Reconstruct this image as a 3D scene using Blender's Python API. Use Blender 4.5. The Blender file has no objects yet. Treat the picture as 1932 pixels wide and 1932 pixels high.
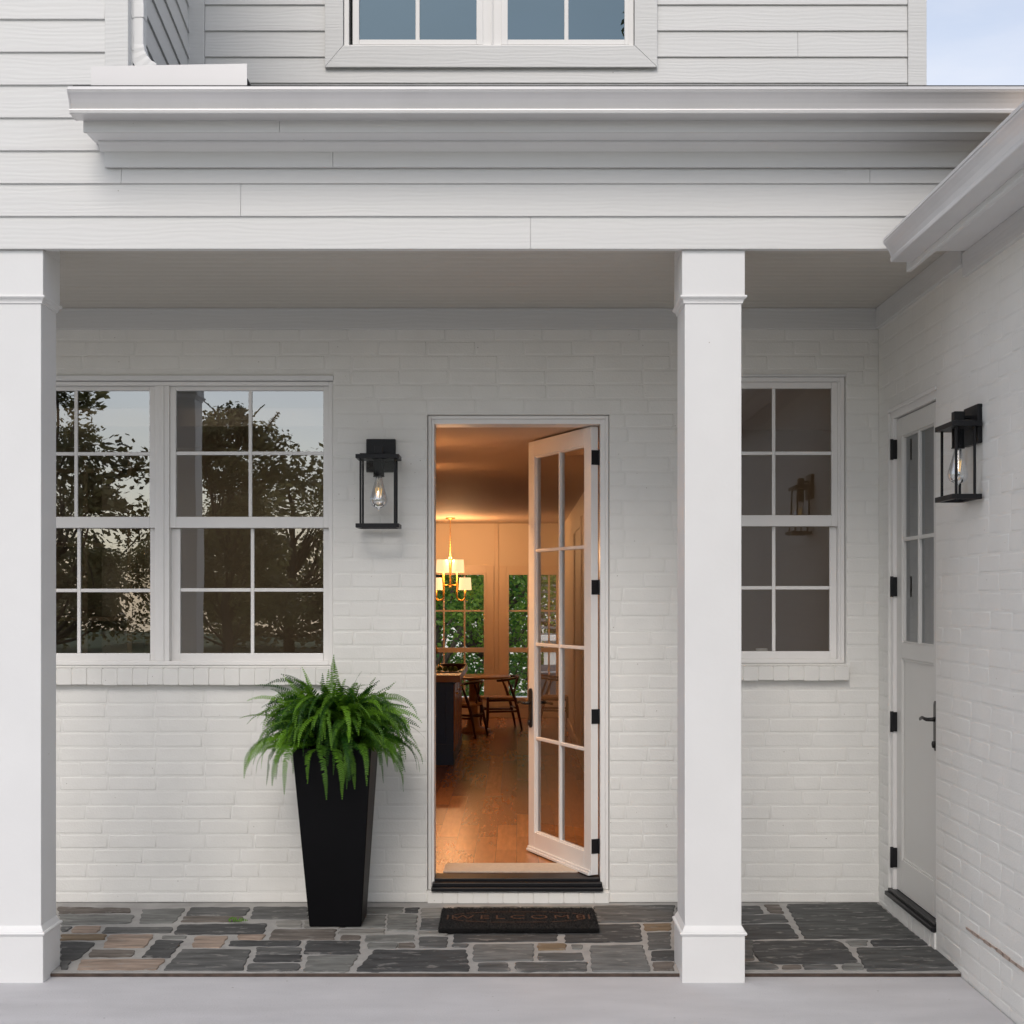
import bpy, bmesh, math, random
from mathutils import Vector, Matrix
R = math.radians
random.seed(7)
C = bpy.context.scene.collection
SC = bpy.context.scene

# ------------------------------------------------------------------ camera
F = 2709.0; CY = -7.74; CZ = 1.64; PX = 975.0; PY = 1128.0     # focal length etc. in 1932-px photo units
def sx(px, y): return (px-PX)*(y-CY)/F
def sz(py, y): return CZ-(py-PY)*(y-CY)/F
def gnd(px, py, z=0.0):
    d = (CZ-z)*F/(py-PY)
    return ((px-PX)*d/F, CY+d)
cam = bpy.data.cameras.new('camera'); co = bpy.data.objects.new('camera', cam); C.objects.link(co)
co.location = (0, CY, CZ); co.rotation_euler = (R(90), 0, 0)
cam.sensor_width = 36; cam.lens = F/1932*36
cam.shift_x = (966-PX)/1932; cam.shift_y = (PY-966)/1932
cam.clip_end = 2000; cam.clip_start = 0.1
SC.camera = co

# ------------------------------------------------------------------ light
SUN_EL, SUN_ROT = 41, 189
w = bpy.data.worlds.new('World'); SC.world = w; w.use_nodes = True
nt = w.node_tree; nt.nodes.clear()
N = nt.nodes.new; L = nt.links.new
out = N('ShaderNodeOutputWorld'); bg = N('ShaderNodeBackground')
sky = N('ShaderNodeTexSky'); sky.sky_type = 'NISHITA'; sky.sun_disc = False
sky.sun_elevation = R(SUN_EL); sky.sun_rotation = R(SUN_ROT); sky.air_density = 1.0; sky.dust_density = 1.2; sky.ozone_density = 1.0
tc = N('ShaderNodeTexCoord'); mp = N('ShaderNodeMapping'); mp.inputs['Scale'].default_value = (1.2, 1.2, 5.0)
nz = N('ShaderNodeTexNoise'); nz.inputs['Scale'].default_value = 1.6; nz.inputs['Detail'].default_value = 7; nz.inputs['Roughness'].default_value = .6
rp = N('ShaderNodeValToRGB'); rp.color_ramp.elements[0].position = .36; rp.color_ramp.elements[1].position = .74
rp.color_ramp.elements[0].color = (.32, .32, .32, 1); rp.color_ramp.elements[1].color = (.62, .62, .62, 1)
mx = N('ShaderNodeMix'); mx.data_type = 'RGBA'; mx.inputs['B'].default_value = (6.5, 6.15, 5.95, 1)
L(tc.outputs['Generated'], mp.inputs['Vector']); L(mp.outputs['Vector'], nz.inputs['Vector']); L(nz.outputs['Fac'], rp.inputs['Fac'])
L(rp.outputs['Color'], mx.inputs['Factor']); L(sky.outputs['Color'], mx.inputs['A']); L(mx.outputs['Result'], bg.inputs['Color'])
bg.inputs['Strength'].default_value = 0.10
L(bg.outputs['Background'], out.inputs['Surface'])
sl = bpy.data.lights.new('sun', 'SUN'); so = bpy.data.objects.new('sun', sl); C.objects.link(so)
sl.energy = 0.72; sl.angle = R(24); sl.color = (1, .925, .84)
a = R(SUN_ROT); e = R(SUN_EL)
sd = Vector((math.sin(a)*math.cos(e), math.cos(a)*math.cos(e), math.sin(e)))
so.rotation_euler = sd.to_track_quat('Z', 'Y').to_euler()
SC.view_settings.view_transform = 'Standard'; SC.view_settings.look = 'None'
SC.view_settings.exposure = 0.86; SC.view_settings.gamma = 1
SC.cycles.max_bounces = 10; SC.cycles.transparent_max_bounces = 24

# ------------------------------------------------------------------ materials
def M(name, col, rough=.5, metal=0., var=0., vscale=3., bump=0., bscale=80., stretch=(1,1,1), spec=.5, detail=4, col2=None, coat=0.):
    m = bpy.data.materials.new(name); m.use_nodes = True
    t = m.node_tree; p = t.nodes['Principled BSDF']
    p.inputs['Base Color'].default_value = (*col, 1); p.inputs['Roughness'].default_value = rough
    p.inputs['Metallic'].default_value = metal; p.inputs['Specular IOR Level'].default_value = spec
    if coat: p.inputs['Coat Weight'].default_value = coat
    tcn = t.nodes.new('ShaderNodeTexCoord')
    if var or col2:
        n = t.nodes.new('ShaderNodeTexNoise'); n.inputs['Scale'].default_value = vscale; n.inputs['Detail'].default_value = 6
        mpn = t.nodes.new('ShaderNodeMapping'); mpn.inputs['Scale'].default_value = stretch
        t.links.new(tcn.outputs['Object'], mpn.inputs['Vector']); t.links.new(mpn.outputs['Vector'], n.inputs['Vector'])
        rr = t.nodes.new('ShaderNodeValToRGB'); rr.color_ramp.elements[0].position = .3; rr.color_ramp.elements[1].position = .7
        c2 = col2 if col2 else tuple(c*(1-var) for c in col)
        rr.color_ramp.elements[0].color = (*c2, 1); rr.color_ramp.elements[1].color = (*col, 1)
        t.links.new(n.outputs['Fac'], rr.inputs['Fac']); t.links.new(rr.outputs['Color'], p.inputs['Base Color'])
    if bump:
        n2 = t.nodes.new('ShaderNodeTexNoise'); n2.inputs['Scale'].default_value = bscale; n2.inputs['Detail'].default_value = detail
        mp2 = t.nodes.new('ShaderNodeMapping'); mp2.inputs['Scale'].default_value = stretch
        t.links.new(tcn.outputs['Object'], mp2.inputs['Vector']); t.links.new(mp2.outputs['Vector'], n2.inputs['Vector'])
        b = t.nodes.new('ShaderNodeBump'); b.inputs['Strength'].default_value = 1; b.inputs['Distance'].default_value = bump
        t.links.new(n2.outputs['Fac'], b.inputs['Height']); t.links.new(b.outputs['Normal'], p.inputs['Normal'])
    return m

W_SID = M('siding_paint', (.69, .69, .68), .5, var=.035, vscale=2.2, bump=.0007, bscale=9, stretch=(.5, 1.4, 11), detail=6)
# wavy wood grain on the siding
def grain(m, scale, dist, depth):
    t = m.node_tree; p = t.nodes['Principled BSDF']
    tcn = t.nodes.new('ShaderNodeTexCoord'); mpn = t.nodes.new('ShaderNodeMapping'); mpn.inputs['Scale'].default_value = (.22, .22, 1)
    wv = t.nodes.new('ShaderNodeTexWave'); wv.wave_type = 'BANDS'; wv.bands_direction = 'Z'
    wv.inputs['Scale'].default_value = scale; wv.inputs['Distortion'].default_value = dist; wv.inputs['Detail'].default_value = 2.5
    wv.inputs['Detail Scale'].default_value = .9
    b = t.nodes.new('ShaderNodeBump'); b.inputs['Distance'].default_value = depth; b.inputs['Strength'].default_value = 1
    old = p.inputs['Normal'].links[0].from_socket
    t.links.new(tcn.outputs['Object'], mpn.inputs['Vector']); t.links.new(mpn.outputs['Vector'], wv.inputs['Vector'])
    t.links.new(wv.outputs['Fac'], b.inputs['Height']); t.links.new(old, b.inputs['Normal']); t.links.new(b.outputs['Normal'], p.inputs['Normal'])
grain(W_SID, 15, 9, .00035)
W_TRIM = M('trim_paint', (.79, .79, .785), .45, var=.045, vscale=3, bump=.0004, bscale=60)
W_WIN = M('window_frame_paint', (.82, .805, .785), .35, var=.02, vscale=6)
W_BRICK = M('painted_brick', (.81, .80, .765), .55, var=.06, vscale=5, bump=.0013, bscale=110, detail=8)
W_MORT = M('painted_mortar', (.79, .78, .745), .6, var=.06, vscale=9, bump=.0018, bscale=60, detail=6)
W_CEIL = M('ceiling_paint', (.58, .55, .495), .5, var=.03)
GUT = M('gutter_aluminium', (.72, .71, .71), .32, metal=.25, var=.06, vscale=3, stretch=(2, 2, .4), bump=.0003, bscale=30)
FLASH = M('flashing_metal', (.66, .65, .65), .4, metal=.2, var=.04, vscale=2)
SHING = M('dark_shingle', (.035, .035, .04), .9, var=.4, vscale=30, bump=.003, bscale=120)
BLACK = M('black_metal', (.009, .009, .011), .42, spec=.3, bump=.0001, bscale=200)
IRON = M('dark_bronze', (.02, .018, .017), .4, metal=.3)
GROUT = M('grout', (.40, .39, .375), .9, var=.25, vscale=9, bump=.004, bscale=60)
CONC = M('concrete', (.575, .57, .585), .85, var=.14, vscale=3, stretch=(.8, 2.0, 1), bump=.0025, bscale=160, detail=8)
def speck(m, col, thr, scale):
    """small dark specks that belong to the surface (pits, grit)"""
    t = m.node_tree; p = t.nodes['Principled BSDF']; old = p.inputs['Base Color'].links[0].from_socket
    tcn = t.nodes.new('ShaderNodeTexCoord'); v = t.nodes.new('ShaderNodeTexVoronoi'); v.inputs['Scale'].default_value = scale
    v.inputs['Randomness'].default_value = 1
    t.links.new(tcn.outputs['Object'], v.inputs['Vector'])
    lt = t.nodes.new('ShaderNodeMath'); lt.operation = 'LESS_THAN'; lt.inputs[1].default_value = thr
    t.links.new(v.outputs['Distance'], lt.inputs[0])
    n = t.nodes.new('ShaderNodeTexNoise'); n.inputs['Scale'].default_value = scale*.37; t.links.new(tcn.outputs['Object'], n.inputs['Vector'])
    gt = t.nodes.new('ShaderNodeMath'); gt.operation = 'GREATER_THAN'; gt.inputs[1].default_value = .56; t.links.new(n.outputs['Fac'], gt.inputs[0])
    mu = t.nodes.new('ShaderNodeMath'); mu.operation = 'MULTIPLY'; t.links.new(lt.outputs[0], mu.inputs[0]); t.links.new(gt.outputs[0], mu.inputs[1])
    mxn = t.nodes.new('ShaderNodeMix'); mxn.data_type = 'RGBA'; mxn.inputs['B'].default_value = (*col, 1)
    t.links.new(mu.outputs[0], mxn.inputs['Factor']); t.links.new(old, mxn.inputs['A']); t.links.new(mxn.outputs['Result'], p.inputs['Base Color'])
speck(CONC, (.3, .29, .28), .05, 11)
speck(CONC, (.42, .41, .40), .10, 37)
speck(W_TRIM, (.52, .49, .45), .03, 8)
speck(W_SID, (.45, .43, .40), .03, 9)
speck(W_BRICK, (.45, .42, .38), .06, 22)
SOIL = M('soil', (.02, .014, .01), 1, bump=.01, bscale=50)
POT = M('black_resin', (.003, .003, .004), .5, spec=.12, var=.3, vscale=4, bump=.0004, bscale=25)
WOODF = None
DWOOD = M('dark_wood', (.10, .03, .012), .35, var=.5, vscale=6, stretch=(6, 6, 1))
TWOOD = M('table_wood', (.45, .25, .12), .3, var=.2)
BRASS = M('brass', (.75, .42, .10), .3, metal=1)
NAVY = M('navy_paint', (.03, .085, .21), .42)
COUNTER = M('counter_wood', (.42, .22, .12), .25, var=.2)
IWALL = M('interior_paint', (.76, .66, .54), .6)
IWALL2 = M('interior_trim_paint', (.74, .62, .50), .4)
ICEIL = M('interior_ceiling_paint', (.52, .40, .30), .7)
DARKROOM = M('room_paint', (.60, .47, .35), .8)
RUG = M('rug_wool', (.55, .49, .42), 1, var=.15, vscale=60, bump=.003, bscale=300)
COIR = M('black_coir', (.010, .009, .009), 1, var=.5, vscale=80, bump=.004, bscale=300)
COIRB = M('brown_coir', (.12, .05, .024), 1, var=.6, vscale=60)
BARK = M('bark', (.13, .10, .075), .9, var=.5, vscale=6, stretch=(3, 3, .5), bump=.02, bscale=8)
GRASS = M('grass_ground', (.05, .085, .02), 1, var=.5, vscale=.6)
GREY = M('grill_metal', (.12, .13, .14), .4, metal=.3)
SEATM = M('paper_cord', (.45, .27, .14), .8, var=.2, vscale=60)
FRUIT = M('green_fruit', (.16, .22, .03), .35)
BOWLW = M('bowl_wood', (.10, .035, .02), .35)
CUPM = M('white_ceramic', (.8, .8, .78), .3)
NSHING = M('grey_shingle', (.27, .28, .29), .9, var=.35, vscale=5, stretch=(1, 1, 4))
TAN = M('shelf_wood', (.36, .24, .14), .5)
FILAM = bpy.data.materials.new('lit_filament'); FILAM.use_nodes = True
_p = FILAM.node_tree.nodes['Principled BSDF']; _p.inputs['Base Color'].default_value = (.8, .5, .15, 1)
_p.inputs['Emission Color'].default_value = (1, .62, .2, 1); _p.inputs['Emission Strength'].default_value = .6
SHADE = bpy.data.materials.new('lit_shade'); SHADE.use_nodes = True
_p = SHADE.node_tree.nodes['Principled BSDF']; _p.inputs['Base Color'].default_value = (.8, .65, .45, 1)
_p.inputs['Emission Color'].default_value = (1, .70, .36, 1); _p.inputs['Emission Strength'].default_value = .62
LAMPW = bpy.data.materials.new('lit_lens'); LAMPW.use_nodes = True
_p = LAMPW.node_tree.nodes['Principled BSDF']; _p.inputs['Emission Color'].default_value = (1, .6, .3, 1); _p.inputs['Emission Strength'].default_value = 3

def glass(name, refl, tint=(1, 1, 1), rough=.0, wavy=.0, k=1.0, gcol=(.93, .96, 1)):
    """thin sheet: reflects with Fresnel weight, lets the rest through"""
    m = bpy.data.materials.new(name); m.use_nodes = True; t = m.node_tree; t.nodes.clear()
    o = t.nodes.new('ShaderNodeOutputMaterial'); mixn = t.nodes.new('ShaderNodeMixShader')
    tr = t.nodes.new('ShaderNodeBsdfTransparent'); tr.inputs['Color'].default_value = (*tint, 1)
    gl = t.nodes.new('ShaderNodeBsdfGlossy'); gl.inputs['Roughness'].default_value = rough; gl.inputs['Color'].default_value = (*gcol, 1)
    lw = t.nodes.new('ShaderNodeFresnel'); lw.inputs['IOR'].default_value = 1.5
    mu = t.nodes.new('ShaderNodeMath'); mu.operation = 'MULTIPLY_ADD'; mu.inputs[1].default_value = k; mu.inputs[2].default_value = refl
    mu.use_clamp = True
    t.links.new(lw.outputs['Fac'], mu.inputs[0]); t.links.new(mu.outputs[0], mixn.inputs[0])
    t.links.new(tr.outputs[0], mixn.inputs[1]); t.links.new(gl.outputs[0], mixn.inputs[2]); t.links.new(mixn.outputs[0], o.inputs[0])
    if wavy:
        n = t.nodes.new('ShaderNodeTexNoise'); n.inputs['Scale'].default_value = 1.7; n.inputs['Detail'].default_value = 1
        tcn = t.nodes.new('ShaderNodeTexCoord'); t.links.new(tcn.outputs['Object'], n.inputs['Vector'])
        b = t.nodes.new('ShaderNodeBump'); b.inputs['Distance'].default_value = wavy; b.inputs['Strength'].default_value = 1
        t.links.new(n.outputs['Fac'], b.inputs['Height']); t.links.new(b.outputs['Normal'], gl.inputs['Normal'])
    return m
GL_WIN = glass('coated_glass', .25, (.88, .84, .78), wavy=.0028)
GL_WR = glass('shaded_glass', .06, (.85, .82, .78), wavy=.0028)
GL_UP = glass('upstairs_glass', .13, (.30, .36, .42), wavy=.003, gcol=(.62, .86, 1.0))
GL_DOOR = glass('door_glass', .10, (.78, .80, .78), wavy=.003)
GL_CLEAR = glass('clear_glass', .0, (.99, .99, .99), k=.3)
GL_BULB = glass('bulb_glass', .34, (.97, .96, .94))
def leafmat(name, c1, c2, trans=.35):
    m = bpy.data.materials.new(name); m.use_nodes = True; t = m.node_tree; p = t.nodes['Principled BSDF']
    at = t.nodes.new('ShaderNodeAttribute'); at.attribute_name = 'tone'
    rr = t.nodes.new('ShaderNodeValToRGB'); rr.color_ramp.elements[0].color = (*c1, 1); rr.color_ramp.elements[1].color = (*c2, 1)
    t.links.new(at.outputs['Fac'], rr.inputs['Fac']); t.links.new(rr.outputs['Color'], p.inputs['Base Color'])
    p.inputs['Roughness'].default_value = .5; p.inputs['Specular IOR Level'].default_value = .35
    tl = t.nodes.new('ShaderNodeBsdfTranslucent'); t.links.new(rr.outputs['Color'], tl.inputs['Color'])
    ms = t.nodes.new('ShaderNodeMixShader'); ms.inputs[0].default_value = trans
    o = t.nodes['Material Output']; t.links.new(p.outputs[0], ms.inputs[1]); t.links.new(tl.outputs[0], ms.inputs[2]); t.links.new(ms.outputs[0], o.inputs[0])
    return m
FERN = leafmat('fern_leaf', (.010, .060, .005), (.18, .39, .025), .36)
LEAF = leafmat('tree_leaf', (.05, .15, .03), (.30, .46, .06), .5)
LEAFD = leafmat('dark_tree_leaf', (.09, .09, .045), (.27, .25, .11), .45)

# ------------------------------------------------------------------ helpers
class MB:
    def __init__(s): s.v = []; s.f = []; s.mi = []; s.sm = []; s.tone = None
    def add(s, vs, fs, mi=0, sm=False):
        b = len(s.v); s.v += [tuple(v) for v in vs]
        for f in fs: s.f.append(tuple(i+b for i in f)); s.mi.append(mi); s.sm.append(sm)
    def box(s, x0, x1, y0, y1, z0, z1, mi=0, T=None):
        if x0 > x1: x0, x1 = x1, x0
        if y0 > y1: y0, y1 = y1, y0
        if z0 > z1: z0, z1 = z1, z0
        vs = [(x0,y0,z0),(x1,y0,z0),(x1,y1,z0),(x0,y1,z0),(x0,y0,z1),(x1,y0,z1),(x1,y1,z1),(x0,y1,z1)]
        if T: vs = [T(*v) for v in vs]
        s.add(vs, [(0,3,2,1),(4,5,6,7),(0,1,5,4),(1,2,6,5),(2,3,7,6),(3,0,4,7)], mi); return s
    def prism(s, prof, a0, a1, axis='x', mi=0, T=None):
        """closed profile of 2D points swept between a0 and a1 along axis; x: (y,z) y: (x,z) z: (x,y)"""
        def P(p, a):
            if axis == 'x': q = (a, p[0], p[1])
            elif axis == 'y': q = (p[0], a, p[1])
            else: q = (p[0], p[1], a)
            return T(*q) if T else q
        n = len(prof); vs = [P(p, a0) for p in prof]+[P(p, a1) for p in prof]
        fs = [(i, (i+1) % n, (i+1) % n+n, i+n) for i in range(n)]+[tuple(range(n-1, -1, -1)), tuple(range(n, 2*n))]
        s.add(vs, fs, mi); return s
    def tube(s, pts, r, n=8, mi=0, closed=False):
        pts = [Vector(p) for p in pts]; m = len(pts); rs = r if isinstance(r, (list, tuple)) else [r]*m
        vs = []; up = Vector((0, 0, 1))
        for i, p in enumerate(pts):
            if closed: d = pts[(i+1) % m]-pts[i-1]
            else: d = pts[min(i+1, m-1)]-pts[max(i-1, 0)]
            d.normalize(); a = d.cross(up)
            if a.length < .05: a = d.cross(Vector((1, 0, 0)))
            a.normalize(); b = d.cross(a)
            vs += [p+(a*math.cos(2*math.pi*k/n)+b*math.sin(2*math.pi*k/n))*rs[i] for k in range(n)]
        fs = []
        for i in range(m if closed else m-1):
            j = (i+1) % m
            fs += [(i*n+k, i*n+(k+1) % n, j*n+(k+1) % n, j*n+k) for k in range(n)]
        if not closed: fs += [tuple(range(n-1, -1, -1)), tuple(range((m-1)*n, m*n))]
        s.add(vs, fs, mi, True); return s
    def lathe(s, prof, c, n=20, mi=0):
        vs = [(c[0]+r*math.cos(2*math.pi*k/n), c[1]+r*math.sin(2*math.pi*k/n), c[2]+z) for r, z in prof for k in range(n)]
        fs = [(i*n+k, i*n+(k+1) % n, (i+1)*n+(k+1) % n, (i+1)*n+k) for i in range(len(prof)-1) for k in range(n)]
        s.add(vs, fs, mi, True); return s
    def build(s, name, mats, parent=None, bevel=0., seg=2, fix=True):
        me = bpy.data.meshes.new(name); me.from_pydata(s.v, [], s.f)
        if not isinstance(mats, (list, tuple)): mats = [mats]
        for m in mats: me.materials.append(m)
        me.polygons.foreach_set('material_index', s.mi); me.polygons.foreach_set('use_smooth', s.sm)
        if s.tone:
            a = me.attributes.new('tone', 'FLOAT', 'FACE'); a.data.foreach_set('value', s.tone)
        me.update()
        if fix:
            bm = bmesh.new(); bm.from_mesh(me); bmesh.ops.recalc_face_normals(bm, faces=bm.faces[:]); bm.to_mesh(me); bm.free()
        o = bpy.data.objects.new(name, me); C.objects.link(o)
        if parent: o.parent = parent
        if bevel:
            b = o.modifiers.new('bevel', 'BEVEL'); b.width = bevel; b.segments = seg; b.limit_method = 'ANGLE'; b.angle_limit = R(40)
        return o
def tag(o, label=None, cat=None, group=None, kind=None):
    if label: o['label'] = label
    if cat: o['category'] = cat
    if group: o['group'] = group
    if kind: o['kind'] = kind
    return o
def empty(name, loc=(0, 0, 0), rz=0.):
    o = bpy.data.objects.new(name, None); C.objects.link(o); o.location = loc; o.rotation_euler = (0, 0, rz); o.empty_display_size = .1; return o
def copy_tree(o, parent=None):
    c = o.copy(); C.objects.link(c)
    if parent: c.parent = parent
    for ch in [x for x in bpy.data.objects if x.parent == o]: copy_tree(ch, c)
    return c
def ring(mb, x0, x1, z0, z1, w, y0, y1, T=None, wb=None, wt=None, mi=0):
    """rectangular ring, butt joined"""
    wb = w if wb is None else wb; wt = w if wt is None else wt
    mb.box(x0, x0+w, y0, y1, z0, z1, mi, T); mb.box(x1-w, x1, y0, y1, z0, z1, mi, T)
    mb.box(x0+w, x1-w, y0, y1, z1-wt, z1, mi, T); mb.box(x0+w, x1-w, y0, y1, z0, z0+wb, mi, T)

# ================================================================== THE GROUND
mb = MB(); mb.box(-60, 60, -60, 40, -1.6, -1.5); tag(mb.build('ground', GRASS), kind='structure')
YS = -1.438                                     # front edge of the flagstones
mb = MB()
mb.box(-60, 60, -60, -9.5, -1.49, -.06)        # lawn in front, level with the slab
tag(mb.build('lawn', GRASS), kind='structure')
mb = MB()
mb.box(-20, 1.946, -9.5, YS-.007, -.4, -.022); tag(mb.build('concrete_apron', CONC), kind='structure')

# flagstones, traced in photo pixels (crop pixels / 1.932 + offset)
S = [
 (0,'325,305 740,312 735,335 335,340','b'),(0,'335,347 760,350 735,395 350,405','g'),(0,'810,318 1050,312 985,392 790,395','g'),
 (0,'1085,308 1420,308 1385,350 1050,352','d'),(0,'1045,358 1380,358 1370,385 1025,388','b'),(0,'1440,305 1740,305 1745,372 1420,368','d'),
 (0,'420,415 575,412 550,448 405,448','t'),(0,'345,418 410,415 385,440 348,445','d'),(0,'600,420 975,420 970,448 580,450','d'),
 (0,'1015,403 1510,398 1490,455 985,458','k'),(0,'350,460 600,460 590,488 345,490','o'),(0,'620,462 870,462 820,532 585,532','t'),
 (0,'925,468 1055,470 1050,482 915,483','g'),(0,'1110,468 1290,468 1250,532 1085,530','t'),(0,'1350,462 1500,462 1485,487 1345,487','t'),
 (0,'1545,435 1900,432 1890,488 1525,488','b'),(0,'1560,382 1710,380 1705,418 1570,420','l'),(0,'345,498 545,505 440,600 345,620','k'),
 (0,'520,545 770,548 745,585 500,585','b'),(0,'890,492 1035,495 955,590 805,588','k'),(0,'1310,497 1705,497 1690,523 1295,523','k'),
 (0,'1035,543 1420,545 1370,662 925,660','d'),(0,'460,603 940,600 880,658 435,658','t'),(0,'1455,535 1705,535 1700,567 1450,565','d'),
 (0,'1740,495 2035,498 2035,570 1720,568','k'),(0,'1450,575 1705,578 1700,610 1435,614','k'),(0,'1410,625 1700,625 1690,662 1395,665','d'),
 (0,'1745,580 2030,578 1965,668 1720,668','g'),(0,'1725,382 1930,382 1925,424 1722,424','l'),(0,'1770,305 2060,305 2050,372 1765,372','d'),
 (0,'1925,432 2180,430 2172,456 1918,458','l'),(0,'345,612 400,612 380,655 345,655','d'),
 (1,'150,305 350,305 340,338 140,340','g'),(1,'365,310 440,308 430,335 360,335','k'),(1,'30,350 250,348 245,420 25,420','g'),
 (1,'265,345 430,350 420,440 260,436','g'),(1,'0,465 110,463 105,488 0,490','b'),(1,'140,465 410,460 410,495 135,500','g'),
 (1,'150,508 318,508 318,535 150,540','g'),(1,'325,508 415,508 412,532 324,535','b'),(1,'455,310 615,308 610,360 450,362','l'),
 (1,'460,370 620,370 610,432 445,432','d'),(1,'440,443 605,440 600,465 440,465','l'),(1,'445,475 600,475 595,530 440,532','d'),
 (1,'645,420 1230,412 1215,495 635,502','k'),(1,'630,512 715,512 712,530 632,530','d'),(1,'190,548 705,548 725,665 80,668','k'),
 (1,'750,518 1090,515 1085,605 745,610','p'),(1,'780,622 935,620 955,665 775,665','d'),(1,'985,620 1390,618 1385,665 990,668','d'),
 (1,'1110,512 1270,512 1270,545 1115,548','o'),(1,'1300,515 1365,518 1360,542 1310,540','g'),(1,'1115,565 1365,565 1370,605 1115,605','d'),
 (1,'1260,408 1690,400 1700,490 1680,500 1270,505','k'),(1,'1430,300 1885,295 1870,385 1450,390','d'),(1,'1410,525 1700,520 1750,665 1420,668','p'),
 (1,'1710,400 1865,398 1865,435 1720,437','o'),(1,'1735,450 1862,445 1862,538 1740,545','d'),(1,'1755,555 1890,552 1890,605 1760,605','k'),
 (1,'1760,615 1880,615 1880,662 1770,662','b'),(1,'640,305 1010,302 1000,400 640,405','d'),(1,'1020,302 1415,300 1430,392 1015,400','g'),
 (1,'1900,400 2230,398 2240,480 1905,482','k'),(1,'1900,298 2230,296 2230,388 1900,390','d'),(1,'1900,495 2330,495 2330,600 1905,600','d'),
 (2,'515,300 625,300 655,340 515,345','d'),(2,'655,290 740,292 765,340 685,335','b'),(2,'515,355 760,348 790,388 515,395','d'),
 (2,'780,290 1290,280 1530,480 885,480','s'),(2,'535,405 790,398 855,480 545,485','k'),
 (2,'595,500 1060,495 1110,520 1180,610 1160,622 740,625 625,605 585,545','k'),(2,'535,500 560,520 600,605 535,610','b'),
 (2,'1115,498 1240,493 1235,520 1150,525','g'),(2,'1255,490 1560,490 1590,518 1270,525','k'),(2,'1175,538 1610,530 1740,635 1225,650 1190,580','s'),
 (2,'535,618 680,615 740,645 735,655 535,655','d'),(2,'755,632 860,632 865,652 760,655','b'),(2,'870,632 1060,632 1070,652 885,656','d'),
 (2,'1095,625 1195,620 1225,655 1100,660','g'),(2,'1235,655 1750,640 1760,658 1240,670','d')]
SCOL = {'k':(.072,.073,.074),'d':(.115,.116,.114),'g':(.19,.193,.183),'l':(.27,.262,.242),'b':(.155,.136,.12),'t':(.33,.255,.205),'o':(.21,.155,.10),'p':(.175,.178,.174),'s':(.090,.092,.090)}
def slate(name, c):
    m = M(name, tuple(x*1.25 for x in c), .8, col2=tuple(x*.55 for x in c), var=.5, vscale=9, spec=.25, stretch=(.6, 2.4, 1), bump=.005, bscale=26, detail=8)
    t = m.node_tree; p = t.nodes['Principled BSDF']
    n = t.nodes.new('ShaderNodeTexNoise'); n.inputs['Scale'].default_value = 13; n.inputs['Detail'].default_value = 10; n.inputs['Roughness'].default_value = .62
    tcn = t.nodes.new('ShaderNodeTexCoord'); mpn = t.nodes.new('ShaderNodeMapping'); mpn.inputs['Scale'].default_value = (.7, 1.5, 1); mpn.inputs['Location'].default_value = (random.random()*9, 3, 1)
    t.links.new(tcn.outputs['Object'], mpn.inputs['Vector']); t.links.new(mpn.outputs['Vector'], n.inputs['Vector'])
    rr = t.nodes.new('ShaderNodeValToRGB'); rr.color_ramp.elements[0].position = .575; rr.color_ramp.elements[1].position = .63
    rr.color_ramp.elements[0].color = (0,0,0,1); rr.color_ramp.elements[1].color = (.5,.5,.5,1)
    t.links.new(n.outputs['Fac'], rr.inputs['Fac'])
    mxn = t.nodes.new('ShaderNodeMix'); mxn.data_type = 'RGBA'; mxn.inputs['B'].default_value = (.30, .29, .275, 1)
    old = p.inputs['Base Color'].links[0].from_socket
    t.links.new(rr.outputs['Color'], mxn.inputs['Factor']); t.links.new(old, mxn.inputs['A']); t.links.new(mxn.outputs['Result'], p.inputs['Base Color'])
    return m
keys = list(SCOL); SM = [GROUT]+[slate('slate_'+k, SCOL[k]) for k in keys]+[M('rusty_edge', (.10, .07, .055), .9, var=.5, vscale=20)]
mb = MB()
mb.box(-6, 1.955, YS, .02, -.3, -.003, 0); mb.box(-6, 1.948, YS-.0065, YS-.0005, -.021, -.008, len(SM)-1)
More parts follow.
